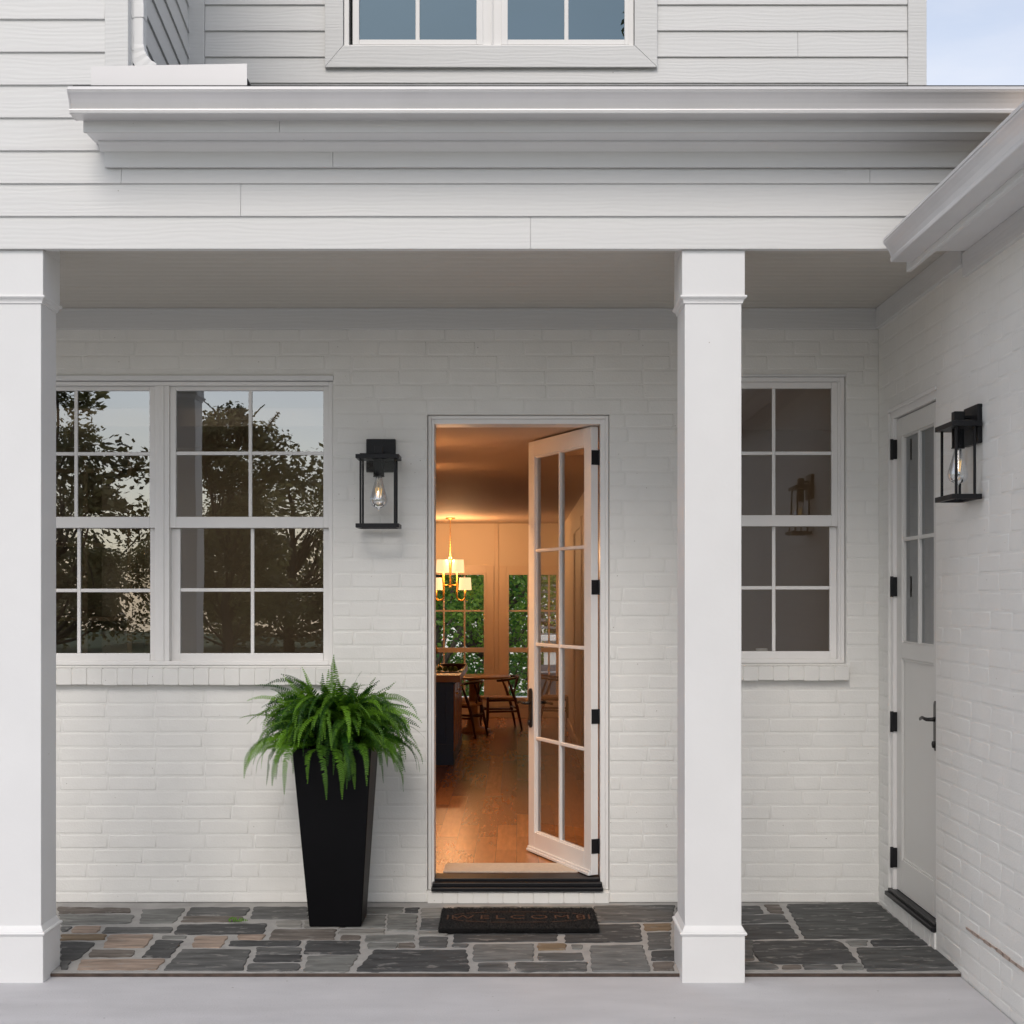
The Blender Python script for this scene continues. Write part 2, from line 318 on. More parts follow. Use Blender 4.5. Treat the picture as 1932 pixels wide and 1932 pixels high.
def stone(poly, mi, rng):
    # densify and roughen the outline
    pts = []
    n = len(poly); cx = sum(p[0] for p in poly)/n; cy = sum(p[1] for p in poly)/n
    ex = max(abs(p[0]-cx) for p in poly); ey = max(abs(p[1]-cy) for p in poly)
    poly = [(cx+(p[0]-cx)*(1+.002/ex), max(YS+.002, min(-.012, cy+(p[1]-cy)*(1+.003/ey)))) for p in poly]
    # round the corners a little, then add points along the edges
    rc = []
    for i in range(n):
        p = Vector(poly[i]); a = Vector(poly[i-1]); b = Vector(poly[(i+1) % n])
        k = min(.009, (a-p).length*.2); kk = min(.009, (b-p).length*.2)
        rc += [p+(a-p).normalized()*k, p+(b-p).normalized()*kk]
    for i in range(len(rc)):
        a = rc[i]; b = rc[(i+1) % len(rc)]; Ls = (b-a).length; m = max(1, int(Ls/.022))
        for j in range(m):
            q = a.lerp(b, j/m)
            q = q+Vector((math.sin(q.y*61+q.x*17), math.sin(q.x*47+q.y*29)))*.0035+Vector((rng.uniform(-1, 1), rng.uniform(-1, 1)))*.0020
            pts.append(q)
    h = .0015+rng.random()*.003; N_ = len(pts); c = Vector((cx, cy))
    def ins(q, d):
        v = c-q; l = v.length
        return q+v*(d/l) if l > d*2 else q
    r0 = [(q.x, q.y, -.004) for q in pts]; r1 = [(*ins(q, .002), h*.7) for q in pts]; r2 = [(*ins(q, .006), h) for q in pts]
    vs = r0+r1+r2; fs = []
    for k in range(2): fs += [(k*N_+i, k*N_+(i+1) % N_, (k+1)*N_+(i+1) % N_, (k+1)*N_+i) for i in range(N_)]
    fs.append(tuple(range(2*N_, 3*N_)))
    mb.add(vs, fs, mi)
rng = random.Random(3)
for off, txt, k in S:
    P = []
    for pr in txt.split():
        x, y = map(float, pr.split(',')); X = (x/1.932+(0, 1000, 1900)[off])/1.5528; Y = (y/1.932+2500)/1.5528
        P.append(gnd(X, Y))
    stone(P, 1+keys.index(k), rng)
for x0 in [x*.42 for x in range(-14, -4)]:     # the porch goes on to the left of the column
    if x0+.4 < -2.13:
        for y0, y1 in ((-1.39, -.95), (-.93, -.5), (-.48, -.05)):
            d = rng.uniform(-.06, .06); stone([(x0+d, y0), (x0+.4+d, y0), (x0+.4+d, y1), (x0+d, y1)], rng.choice([1, 2, 3, 5]), rng)
tag(mb.build('porch_floor', SM), kind='structure')

# ================================================================== THE HOUSE
house = empty('house'); tag(house, 'white painted brick and lap siding house with a covered porch and open door', 'house')
CRS = .0782
def brick_wall(name, T, u0, u1, z0, z1, holes, seed, nobrick=()):
    """T maps (u, n, z) to world, n = distance in front of the wall plane; holes = (u0,u1,z0,z1)"""
    rg = random.Random(seed); m = MB(); RLF = .5 if seed == 5 else .72
    us = sorted({u0, u1, *[h[0] for h in holes], *[h[1] for h in holes]}); us = [u for u in us if u0 <= u <= u1]
    zs = sorted({z0, z1, *[h[2] for h in holes], *[h[3] for h in holes]}); zs = [z for z in zs if z0 <= z <= z1]
    for a, b in zip(us, us[1:]):
        for c, d in zip(zs, zs[1:]):
            um, zm = (a+b)/2, (c+d)/2
            if any(h[0] < um < h[1] and h[2] < zm < h[3] for h in holes): continue
            m.add([T(a, 0, c), T(b, 0, c), T(b, 0, d), T(a, 0, d)], [(0, 1, 2, 3)], 1)
    for h in holes:                             # reveals
        a, b, c, d = h[:4]; dp = h[4] if len(h) > 4 else -.1
        c = max(c, z0)
        m.add([T(a, 0, c), T(a, dp, c), T(a, dp, d), T(a, 0, d)], [(0, 1, 2, 3)], 1)
        m.add([T(b, 0, c), T(b, dp, c), T(b, dp, d), T(b, 0, d)], [(0, 1, 2, 3)], 1)
        m.add([T(a, 0, d), T(a, dp, d), T(b, dp, d), T(b, 0, d)], [(0, 1, 2, 3)], 1)
        m.add([T(a, 0, c), T(a, dp, c), T(b, dp, c), T(b, 0, c)], [(0, 1, 2, 3)], 1)
    J = .010; BL = .262
    n = int((z1-z0)/CRS)+1
    for i in range(n):
        za = z0+i*CRS+J-.03; zb = z0+(i+1)*CRS-.03
        za = max(za, z0+.002); zb = min(zb, z1-.002)
        if zb-za < .01: continue
        u = u0-rg.uniform(0, .05)-(BL/2 if i % 2 else 0)
        while u < u1:
            L_ = BL if rg.random() > .10 else BL*.55
            a, b = u+J/2, u+L_-J/2; u += L_
            a = max(a, u0+.002); b = min(b, u1-.002)
            segs = [(a, b)]
            for h in list(holes)+list(nobrick):
                if zb-.004 > h[2] and za+.004 < h[3]:
                    ns = []
                    for p, q in segs:
                        if q <= h[0] or p >= h[1]: ns.append((p, q)); continue
                        if p < h[0]: ns.append((p, h[0]-.003))
                        if q > h[1]: ns.append((h[1]+.003, q))
                    segs = ns
            for p, q in segs:
                if q-p < .018: continue
                hh = (.0030+rg.uniform(-.0012, .0012))*RLF; tl = rg.uniform(-.0006, .0006); dz = rg.uniform(-.0012, .0012)
                vs = []
                for ins, k in ((0, 0), (.0018, .72), (.0038, .97), (.007, 1)):
                    for cu, cz in ((p, za), (q, za), (q, zb), (p, zb)):
                        uu = cu+(ins if cu == p else -ins)+rg.uniform(-.0006, .0006); zz = cz+dz+(ins if cz == za else -ins)+rg.uniform(-.0006, .0006)
                        vs.append(T(uu, hh*k+(tl if cz == zb else -tl)*k, zz))
                fs = [(r*4+j, r*4+(j+1) % 4, r*4+4+(j+1) % 4, r*4+4+j) for r in range(3) for j in range(4)]+[(12, 13, 14, 15)]
                m.add(vs, fs, 0, True)
    return m.build(name, [W_BRICK, W_MORT], house, fix=False)
# back wall (plane y=0, faces -y)
TB = lambda u, n, z: (u, -n, z)
XW = 1.952
DX0, DX1 = sx(806, 0), sx(1150, 0); DZ1 = sz(782, 0)
WL0, WL1, WLZ0, WLZ1 = -2.86, sx(628, 0), sz(1256, 0), sz(708, 0)
WR0, WR1, WRZ0, WRZ1 = .99, sx(1597, 0), sz(1252, 0), sz(706, 0)
holes = [(DX0, DX1, .06, DZ1, -.12), (WL0, WL1, WLZ0, WLZ1, -.12), (WR0, WR1, WRZ0, WRZ1, -.12)]
bw = brick_wall('brick_wall', TB, -6, XW, 0, 3.09, holes, 1, nobrick=[(WL0-.05, WL1+.01, WLZ0-.1, WLZ0), (WR0-.05, WR1+.01, WRZ0-.1, WRZ0), (DX0, DX1, 0, .06)])
# right-hand wall (plane x=XW, faces -x), u = -y
TR = lambda u, n, z: (XW-n, -u, z)
RD0, RD1, RDZ0, RDZ1 = .20, 1.06, .085, 2.63
rw = brick_wall('brick_wall', TR, 0, 5.2, -.03, 3.16, [(RD0, RD1, RDZ0, RDZ1, -.09)], 5, nobrick=[(RD0, RD1, 0, RDZ0)])
rw['label'] = 'side brick wall running toward the viewer'
# solid masonry behind the faces
mb = MB()
for a, b, c, d in ((-6, WL0, -.3, 3.09), (WL0, WL1, -.3, WLZ0-.01), (WL0, WL1, WLZ1, 3.09), (WL1, DX0, -.3, 3.09), (DX0, DX1, -.3, .0), (DX0, DX1, DZ1, 3.09), (DX1, WR0, -.3, 3.09), (WR0, WR1, -.3, WRZ0-.01), (WR0, WR1, WRZ1, 3.09), (WR1, 2.3, -.3, 3.09)):
    mb.box(a, b, .12, .28, c, d)
mb.box(-6, 4.2, .12, .28, 3.09, 4.25)
mb.box(XW+.1, XW+.3, -5.2, -RD1, -.3, 3.6); mb.box(XW+.1, XW+.3, -RD0, .12, -.3, 3.6); mb.box(XW+.1, XW+.3, -RD1, -RD0, RDZ1, 3.6); mb.box(XW+.1, XW+.3, -RD1, -RD0, -.3, RDZ0)
mb.box(XW+.1, 6, -5.4, -5.2, -.3, 3.6); mb.box(6, 6.2, -5.4, .3, -.3, 3.6)
mb.box(XW+.005, XW+.1, -5.2, -5.15, -.3, 3.6)
mb.build('wall_core', DARKROOM, house)
mb = MB()                                       # patch where the coat of paint has flaked off a joint
for k in range(9):
    t = k/8; yy = -1.56-.62*t; zz = sz(0, 0)*0+.075
    mb.box(XW-.0052, XW-.001, yy-.045, yy+.045, .205+random.uniform(-.003, .003), .216+random.uniform(-.002, .003))
mb.build('bare_mortar', M('bare_mortar_joint', (.47, .37, .31), .9, var=.2, vscale=30, bump=.002, bscale=60), house)

# rowlock courses: window sills and door steps
def rowlock(name, x0, x1, zt, h, yf, yb, parent, slope=.014, T=None, pitch=.0805):
    m = MB(); n = max(1, round((x1-x0)/pitch)); p = (x1-x0)/n; rg = random.Random(int(x0*100))
    prof = [(yb, zt-h), (yf+.004, zt-h+.002), (yf+.004, zt-slope-.004), (yb, zt-.004)]
    m.prism(prof, x0+.002, x1-.002, 'x', 1, T)
    for i in range(n):
        a, b = x0+i*p+.0016, x0+(i+1)*p-.0016; j = rg.uniform(-.0012, .0012)
        m.prism([(yb, zt-h-.003), (yf+j, zt-h-.003+rg.uniform(-.002, .002)), (yf+j, zt-slope+rg.uniform(-.001, .001)), (yb, zt)], a, b, 'x', 0, T)
    return m.build(name, [W_BRICK, W_MORT], parent, bevel=.0022, seg=2)

# ------------------------------------------------ windows
def sash_window(name, units, x0, x1, z0, z1, y=.028, gm=None, label=None, flat_casing=False):
    """units: list of (gx0, gx1, gz0, gz1, rail0, rail1, mx, (mz...)); frame fills x0..x1 z0..z1"""
    fr = MB(); ys = y
    gx = [u[0] for u in units]+[u[1] for u in units]
    # outer casing around the whole opening and mullions between units
    L0 = x0; R0 = x1
    FW = .022
    fr.box(L0, L0+FW, ys, ys+.09, z0, z1); fr.box(R0-FW, R0, ys, ys+.09, z0, z1)
    fr.box(L0+FW, R0-FW, ys, ys+.09, z1-FW, z1); fr.box(L0+FW, R0-FW, ys-.004, ys+.09, z0, z0+.022)
    for k, u in enumerate(units):
        a = u[0]-.055; b = u[1]+.055
        lo = L0+FW if k == 0 else (units[k-1][1]+u[0])/2
        hi = R0-FW if k == len(units)-1 else (u[1]+units[k+1][0])/2
        fr.box(lo, a+.022, ys+.008, ys+.09, z0+.022, z1-FW) if a+.022 > lo else None
        fr.box(b-.022, hi, ys+.008, ys+.09, z0+.022, z1-FW) if hi > b-.022 else None
        fr.box(a+.022, b-.022, ys+.008, ys+.09, u[3]+.033, z1-FW)
        if k: fr.box(lo-.011, lo+.011, ys+.002, ys+.0078, z0+.022, z1-FW)
    root = fr.build(name, W_WIN, house, bevel=.0025)
    if label: root['label'] = label
    gl = MB()
    for u in units:
        g0, g1, h0, h1, r0, r1, mxx, mz = u
        ya = ys+.020
        s = MB(); ring(s, g0-.033, g1+.033, r0, h1+.033, .033, ya, ya+.03, wb=r1-r0)
        # upper sash rail (r0..r1) stands a little proud
        s.box(mxx-.0095, mxx+.0095, ya+.004, ya+.012, r1, h1)
        for q in mz:
            if q > r1:
                s.box(g0, mxx-.0095, ya+.004, ya+.012, q-.0095, q+.0095); s.box(mxx+.0095, g1, ya+.004, ya+.012, q-.0095, q+.0095)
        s.build('sash', W_WIN, root, bevel=.003)
        yb = ys+.052; s = MB(); gg0, gg1 = g0+.016, g1-.004
        s.box(g0-.033, gg0, yb, yb+.03, h0-.045, r0-.001); s.box(gg1, g1+.033, yb, yb+.03, h0-.045, r0-.001)
        s.box(gg0, gg1, yb-.006, yb+.03, h0-.045, h0)
        m2 = mxx+.006
        s.box(m2-.0095, m2+.0095, yb+.004, yb+.012, h0, r0-.001)
        for q in mz:
            if q < r0:
                s.box(gg0, m2-.0095, yb+.004, yb+.012, q-.0095, q+.0095); s.box(m2+.0095, gg1, yb+.004, yb+.012, q-.0095, q+.0095)
        s.build('sash', W_WIN, root, bevel=.003)
        gl.add([(g0-.01, ya+.014, r0+.01), (g1+.01, ya+.014, r0+.01), (g1+.01, ya+.014, h1+.01), (g0-.01, ya+.014, h1+.01)], [(0, 1, 2, 3)])
        gl.add([(g0-.01, yb+.014, h0-.01), (g1+.01, yb+.014, h0-.01), (g1+.01, yb+.014, r0+.02), (g0-.01, yb+.014, r0+.02)], [(0, 1, 2, 3)])
    gl.build('glass', gm or GL_WIN, root, fix=False)
    return root
yg = .05
def ux(p): return sx(p, yg)
def uz(p): return sz(p, yg)
GT, R1_, R0_, GB = uz(737), uz(975), uz(996), uz(1233)
uL = (ux(4), ux(282), GB, GT, R0_, R1_, ux(143), (uz(856), uz(1114)))
uM = (ux(332), ux(610), GB, GT, R0_, R1_, ux(472), (uz(855), uz(1113)))
wl = sash_window('window', [uL, uM], WL0+.004, WL1-.004, WLZ0+.002, WLZ1-.03, label='paired sash windows reflecting trees')
mb = MB(); mb.box(WL0, WL1+.004, -.012, .1, WLZ1-.028, WLZ1-.002); mb.build('lintel_trim', W_TRIM, wl, bevel=.002)
rowlock('sill', WL0-.1, WL1-.003, WLZ0, .098, -.045, .05, wl)
uR = (ux(1352), ux(1569), uz(1229), uz(733), uz(993), uz(972), ux(1460), (uz(855), uz(1109)))
wr = sash_window('window', [uR], WR0+.004, WR1-.004, WRZ0+.002, WRZ1-.012, gm=GL_WR, label='single sash window right of the porch column')
mb = MB(); mb.box(WR0, WR1-.002, -.008, .1, WRZ1-.011, WRZ1-.001); mb.build('lintel_trim', W_TRIM, wr, bevel=.002)
rowlock('sill', WR0-.1, WR1+.006, WRZ0, .085, -.045, .05, wr)

# ------------------------------------------------ upper floor wall
YU = .10
EXP = .1424
def lap(mb, u0, u1, z, h, T, splits=()):
    cuts = [u0]+[s for s in splits if u0 < s < u1]+[u1]
    for a, b in zip(cuts, cuts[1:]):
        aa = a+(.0009 if a != u0 else 0); bb = b-(.0009 if b != u1 else 0)
        prof = [(-.0135, z), (-.0135+.002, z-.0005), (0, z), (0, z+h), (-.0035, z+h)]
        mb.prism([(-.0005, z+.001), (-.0125, z+.001), (-.0135, z+.003), (-.0028, z+h+.012), (-.0005, z+h+.012)], aa, bb, 'x', 0, T)
mb = MB(); T0 = lambda x, y, z: (x, YU+y, z)
zb = sz(109, YU)-2*EXP
UW0, UW1 = sx(650, YU), sx(1195, YU); UWZ = sz(90, YU)
rgs = random.Random(9)
for k in range(-1, 14):
    z = zb+k*EXP
    sp = [rgs.uniform(-1.5, 2)]
    if k < 2: lap(mb, -1.70, 2.13, z, EXP, T0, ())
    else: lap(mb, -1.70, UW0-.05, z, EXP, T0, ()); lap(mb, UW1+.05, 2.13, z, EXP, T0, sp)
us_ = mb.build('siding_wall', W_SID, house); us_['label'] = 'upper floor siding wall around the upstairs window'
MB().box(-1.798, -1.702, YU-.02, YU+.02, 4.1, 6.2).build('corner_board', W_SID, house, bevel=.002); MB().box(2.132, 2.232, YU-.022, YU+.1, 4.1, 6.2).build('corner_board', W_SID, house, bevel=.002)
mb = MB(); mb.box(-1.9, UW0-.06, YU+.003, YU+.12, 4.26, 6.2); mb.box(UW1+.06, 2.228, YU+.003, YU+.12, 4.26, 6.2); mb.box(UW0-.06, UW1+.06, YU+.003, YU+.12, 4.26, UWZ); mb.box(UW0-.06, UW1+.06, YU+.003, YU+.12, 6.05, 6.2)
mb.box(2.1, 2.228, YU+.12, 5.0, 3.6, 6.2); mb.box(-6, 2.228, YU-.1, 5, 6.2, 6.3); mb.box(-6, 2.22, 4.9, 5, 3.6, 6.2)
mb.box(-1.9, 2.1, .3, 4.9, 4.0, 4.1)
mb.build('upper_floor', W_SID, house)
# upper window
cw = MB(); cx0, cx1, cz0 = sx(613, YU-.03), sx(1240, YU-.03), sz(127, YU-.03)
yb_, yf_ = YU-.001, YU-.034
iz = UWZ+.0
# mitred casing: three pieces
def prism_poly(mb, poly, y0, y1, mi=0):
    n = len(poly); vs = [(p[0], y0, p[1]) for p in poly]+[(p[0], y1, p[1]) for p in poly]
    mb.add(vs, [tuple(range(n)), tuple(range(2*n-1, n-1, -1))]+[(i, i+n, (i+1) % n+n, (i+1) % n) for i in range(n)], mi)
g = .0006
prism_poly(cw, [(cx0, cz0), (cx1, cz0), (UW1+.004-g, iz-g), (UW0-.004+g, iz-g)], yf_, yb_)
prism_poly(cw, [(cx0, cz0+g*2), (UW0-.004, iz+g), (UW0-.004, 6.05), (cx0, 6.05)], yf_, yb_)
prism_poly(cw, [(cx1, cz0+g*2), (cx1, 6.05), (UW1+.004, 6.05), (UW1+.004, iz+g)], yf_, yb_)
uw = cw.build('window', W_SID, house, bevel=.002); uw['label'] = 'upstairs double window reflecting the sky'
fr = MB(); yy = YU-.018
ring(fr, UW0, UW1, UWZ+.001, 6.04, .026, yy, YU+.08, wb=.008)
xm = (sx(912, YU)+sx(945, YU))/2; fr.box(xm-.056, xm+.056, yy+.0115, YU+.08, UWZ+.01, 6.01); fr.box(xm-.004, xm+.004, yy-.003, yy+.0005, UWZ+.01, 6.01)
fr.build('frame', W_WIN, uw, bevel=.002)
gl = MB()
for p0, pm, p1 in ((678, 788, 899), (958, 1068.5, 1178)):
    a, m_, b = sx(p0, YU), sx(pm, YU), sx(p1, YU); zb_ = sz(76, YU)
    s = MB(); s.box(a-.036, a, yy+.006, yy+.04, UWZ+.012, 6.0); s.box(b, b+.036, yy+.006, yy+.04, UWZ+.012, 6.0); s.box(a, b, yy+.006, yy+.04, UWZ+.012, zb_); s.box(a, b, yy+.006, yy+.04, 5.98, 6.0)
    s.box(m_-.0115, m_+.0115, yy+.01, yy+.02, zb_, 5.98)
    for q in (zb_+.33, zb_+1.0): s.box(a, m_-.0115, yy+.01, yy+.02, q-.01, q+.01); s.box(m_+.0115, b, yy+.01, yy+.02, q-.01, q+.01)
    s.box(a, b, yy+.008, yy+.038, zb_+.66, zb_+.70)
    s.build('sash', W_WIN, uw, bevel=.003)
    gl.add([(a-.01, yy+.024, zb_-.01), (b+.01, yy+.024, zb_-.01), (b+.01, yy+.024, 5.99), (a-.01, yy+.024, 5.99)], [(0, 1, 2, 3)])
gl.build('glass', GL_UP, uw, fix=False)
mb = MB(); mb.box(UW0-.05, UW1+.05, YU+.5, YU+.52, 4.2, 6.1); mb.build('curtain', M('curtain_cloth', (.18, .17, .16), .9), house)

# ------------------------------------------------ porch beam wall and left wing siding
YF = -1.545
TF = lambda x, y, z: (x, YF+y, z)
z00 = sz(470, YF-.0135)
EX2 = (410-348)*(YF-.013-CY)/F
mb = MB()
spl = {0: [sx(1001, YF)], 1: [sx(455, YF), ], 2: [sx(230, YF), sx(1640, YF)], 3: []}
for k in range(0, 20):
    z = z00+k*EX2
    if k < 3: lap(mb, -6, XW-.002, z, EX2, TF, spl[k])
    elif k < 7: lap(mb, -6, sx(210, YF), z, EX2, TF, ())
    else: lap(mb, -6, sx(199, YF), z, EX2, TF, ())
fs_ = mb.build('siding_wall', W_SID, house); fs_['label'] = 'lap siding over the porch beam and the left wing'
mb = MB(); mb.box(-6, XW-.004, YF+.001, -1.505, z00+.004, 3.60)           # beam core
mb.build('beam', W_TRIM, house, bevel=.002)
mb = MB(); mb.box(-6, -1.70, YF+.002, YF+.12, 3.601, 6.3); mb.build('wing_wall', W_SID, house)
# frieze under the soffit
mb = MB(); fx0 = sx(197, -1.575); fz = sz(315, -1.575)
mb.box(fx0, sx(628, -1.57), -1.576, -1.559, fz, 3.575); mb.box(sx(628, -1.57)+.0015, XW+.4, -1.576, -1.559, fz, 3.575)
mb.build('frieze_board', W_SID, house, bevel=.001)
# fascia, soffit
YFa = -1.745
zf = sz(249, YFa); zft = 3.70
ex0 = sx(157, YFa)
mb = MB(); c1 = sx(527, YFa)
mb.box(ex0, c1, YFa, YFa+.019, zf, zft); mb.box(c1+.0012, 2.6, YFa, YFa+.019, zf, zft)
mb.build('fascia', W_SID, house, bevel=.001)
mb = MB(); mb.box(ex0+.001, 2.6, YFa+.02, -1.50, zf+.008, zf+.02); mb.build('soffit', W_TRIM, house)
mb = MB(); pr = [(YFa+.02, zf+.02), (-1.5, zf+.02), (-1.5, 3.80), (YFa+.02, 3.70)]
mb.prism(pr, ex0+.002, ex0+.02, 'x'); mb.build('rake_board', W_SID, house)
# cove moulding between soffit and frieze
mb = MB(); pr = [(-1.5762, zf+.0078), (-1.5762, zf-.030)]+[(-1.5762-.034*math.sin(t)*1.0, zf+.0078-.034*math.cos(t)+.0) for t in [i*math.pi/2/6 for i in range(7)]][::1]
pr = [(-1.5765, zf+.0075), (-1.5765, zf-.030), (-1.580, zf-.030), (-1.587, zf-.019), (-1.598, zf-.008), (-1.612, zf-.001), (-1.612, zf+.0075)]
mb.prism(pr, fx0-.018, XW+.3, 'x'); mb.build('cove_moulding', W_TRIM, house)
# porch roof
RS = .315
mb = MB(); y0, z0 = -1.855, 3.741
mb.prism([(y0, z0-.012), (YU+.05, z0-.012+RS*(YU+.05-y0)), (YU+.05, z0+RS*(YU+.05-y0)), (y0, z0)], ex0-.01, 3.0, 'x')
rng = random.Random(4); x = ex0
while x < 2.4:
    wd = rng.uniform(.02, .09); mb.box(x, x+wd*.96, y0+.004, y0+.06, z0-.012, z0-.006+rng.uniform(0, .0025)); x += wd
rf = mb.build('roof', SHING, house); rf['label'] = 'thin dark shingle edge above the gutter'

# ------------------------------------------------ gutters (K profile)
def kprof(h=.099, d=.125):
    # outline seen from the end: (out, up) with out measured from the fascia
    o = [(0, h), (0, 0), (d*.70, 0), (d*.725, .003), (d*.74, .014), (d*.735, .018), (d*.71, .0195), (d*.725, .026), (d*.765, .040), (d*.83, .056), (d*.90, .069), (d*.96, .078), (d*.98, .083), (d*.97, .0855), (d*1.0, .087), (d*1.0, h), (d*.95, h)]
    o += [(d*.95, .09), (d*.93, .082), (d*.85, .070), (d*.76, .055), (d*.70, .040), (d*.66, .026), (d*.66, .006), (.004, .006), (.004, h)]
    return o
zg = sz(163, -1.87)-.099
def gutter(name, a0, a1, fn, label, endcap_at=None):
    m = MB(); pr = kprof(); n = len(pr)
    vs = [fn(a, *p) for a in (a0, a1) for p in pr]
    m.add(vs, [(i, (i+1) % n, (i+1) % n+n, i+n) for i in range(n)])
    o = m.build(name, GUT, house, bevel=0); o['label'] = label
    if endcap_at is not None:
        a, s = endcap_at; m = MB(); q = kprof()[:15]
        vs = [fn(a, p[0]*1.02, p[1]-.001) for p in q]+[fn(a+s*.006, p[0]*1.02, p[1]-.001) for p in q]; n = len(q)
        m.add(vs, [(i, (i+1) % n, (i+1) % n+n, i+n) for i in range(n)]+[tuple(range(n)), tuple(range(n, 2*n))])
        m.build('end_cap', GUT, o)
    return o
gx0 = sx(128, -1.87)
gutter('gutter', gx0, 2.6, lambda a, o, u: (a, YFa-.0005-o, zg+u), 'long horizontal gutter across the porch eave', (gx0-.004, 1))
GX = 1.568+.125
g2 = gutter('gutter', -1.60, -5.3, lambda a, o, u: (GX-.0005-o, a, 3.078+u), 'gutter on the right running toward the viewer', (-1.594, -1))
# flashing upstand and downspout
mb = MB(); yd = -1.83
mb.add([(sx(172, yd), yd, 3.738), (sx(466, yd), yd, 3.738), (sx(466, yd), yd, sz(120, yd)), (sx(172, yd), yd, sz(125, yd))], [(0, 1, 2, 3)])
mb.add([(sx(172, yd), yd+.006, 3.738), (sx(466, yd), yd+.006, 3.738), (sx(466, yd), yd+.006, sz(120, yd)), (sx(172, yd), yd+.006, sz(125, yd))], [(0, 1, 2, 3)])
v = mb.v; mb.f += [(3, 2, 6, 7), (0, 3, 7, 4), (1, 5, 6, 2)]; mb.mi += [0]*3; mb.sm += [False]*3
mb.box(sx(172, yd)+.01, sx(466, yd)-.01, yd+.007, yd+.2, 3.80, 3.803)
mb.build('splash_guard', FLASH, house)
def rectpipe(pts, wx, wy, ribs=False):
    m = MB(); vs = []
    for i, (p, nrm) in enumerate(pts):
        p = Vector(p); n = Vector(nrm).normalized(); s = 1.05 if (ribs and i % 2) else 1
        vs += [p+Vector((-wx/2*s*1, 0, 0)) if False else p+n*(-wx/2*s)+Vector((0, -wy/2*s, 0)), p+n*(wx/2*s)+Vector((0, -wy/2*s, 0)), p+n*(wx/2*s)+Vector((0, wy/2*s, 0)), p+n*(-wx/2*s)+Vector((0, wy/2*s, 0))]
    k = len(pts); m.add(vs, [(i*4+j, i*4+(j+1) % 4, i*4+4+(j+1) % 4, i*4+4+j) for i in range(k-1) for j in range(4)]+[(0, 1, 2, 3), (k*4-4, k*4-3, k*4-2, k*4-1)])
    return m
yd2 = -1.487; xd = sx(259.5, yd2); wd = sx(274, yd2)-sx(246, yd2)
zbend = sz(90, yd2)
dsp = rectpipe([((xd, yd2, 6.3), (1, 0, 0)), ((xd, yd2, zbend), (1, 0, 0))], wd, .055).build('downspout', W_TRIM, house, bevel=.004)
el = []
for i in range(9):
    t = i/8*R(68); rr = .125; el.append(((xd+rr*(1-math.cos(t)), yd2, zbend+.004-rr*math.sin(t)), (math.cos(t), 0, -math.sin(t)) if False else (math.cos(t), 0, math.sin(t))))
rectpipe(el, wd*1.06, .058, True).build('elbow', W_TRIM, dsp, bevel=.002)
mb = MB(); mb.box(xd-wd*.54, xd+wd*.54, yd2-.031, yd2+.031, sz(38, yd2), sz(20, yd2)+.02); mb.build('joint_collar', W_TRIM, dsp, bevel=.003)
# side wall of the left wing, with its own siding
p0 = Vector((-1.672, -1.52, 0)); p1 = Vector((-1.797, .095, 0)); ud = (p1-p0).normalized(); nd = Vector((ud.y, -ud.x, 0)); Ls = (p1-p0).length
TS = lambda x, y, z: tuple(p0+ud*x+nd*(-y)+Vector((0, 0, z)))
mb = MB()
for k in range(3, 20): lap(mb, .0, Ls, z00+k*EX2+.02, EX2, TS, ())
sw_ = mb.build('siding_wall', W_SID, house); sw_['label'] = 'side siding wall behind the downspout'
mb = MB(); mb.box(sx(199.8, YF), -1.672, YF-.018, YF+.0, 3.70, 6.3); mb.box(-1.69, -1.671, YF+.001, YF+.08, 3.7, 6.3)
mb.build('corner_board', W_SID, house, bevel=.002)

# ------------------------------------------------ porch ceiling and frieze
zc = 3.197
mb = MB(); yv = -1.50
while yv < .0:
    y2 = min(yv+.083, .0)
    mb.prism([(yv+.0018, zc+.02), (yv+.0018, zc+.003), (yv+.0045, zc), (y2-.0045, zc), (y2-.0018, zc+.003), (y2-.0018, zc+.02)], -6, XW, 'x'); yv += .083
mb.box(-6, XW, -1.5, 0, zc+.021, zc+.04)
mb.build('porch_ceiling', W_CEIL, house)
mb = MB(); mb.box(-6, XW-.02, -.022, -.0005, sz(622, 0), zc-.0005); mb.box(XW-.022, XW-.0008, -1.50, -.0, sz(622, 0)+.002, zc-.0005)
mb.box(-6, XW-.022, -.030, -.0225, sz(588, 0), zc-.0008)
mb.build('frieze_board', W_SID, house, bevel=.002)
mb = MB(); mb.box(-6, 4.2, -1.5, .12, zc+.1, zc+.14); mb.build('attic_floor', DARKROOM, house)

# ------------------------------------------------ right eave
mb = MB(); mb.box(GX, GX+.02, -5.3, -1.50, 3.056, 3.20); f2 = mb.build('fascia', W_SID, house, bevel=.002)
mb = MB(); mb.box(GX+.021, XW-.001, -5.3, -1.56, 3.135, 3.147); mb.build('soffit', W_TRIM, house)
mb = MB(); mb.box(XW-.02, XW-.0008, -5.3, -1.51, 3.03, 3.134); mb.build('frieze_board', W_SID, house, bevel=.002)
mb = MB(); mb.prism([(GX-.115, 3.182), (4.1, 4.4), (6.6, 3.2), (6.6, 3.19), (4.1, 4.38), (GX-.115, 3.174)], -5.4, -1.62, 'y')
mb.prism([(GX+.3, 3.33), (4.1, 4.28), (6.6, 3.2), (6.6, 3.19), (4.1, 4.26), (GX+.3, 3.32)], -1.55, 1, 'y')
rng = random.Random(8); y = -1.66
while y > -5.3:
    wd_ = rng.uniform(.03, .12); mb.box(GX-.118-rng.uniform(.0, .004), GX-.08, y-wd_*.95, y, 3.172, 3.1765+rng.uniform(0, .002)); y -= wd_
rf2 = mb.build('roof', SHING, house); rf2['label'] = 'dark shingle roof edge over the right gutter'
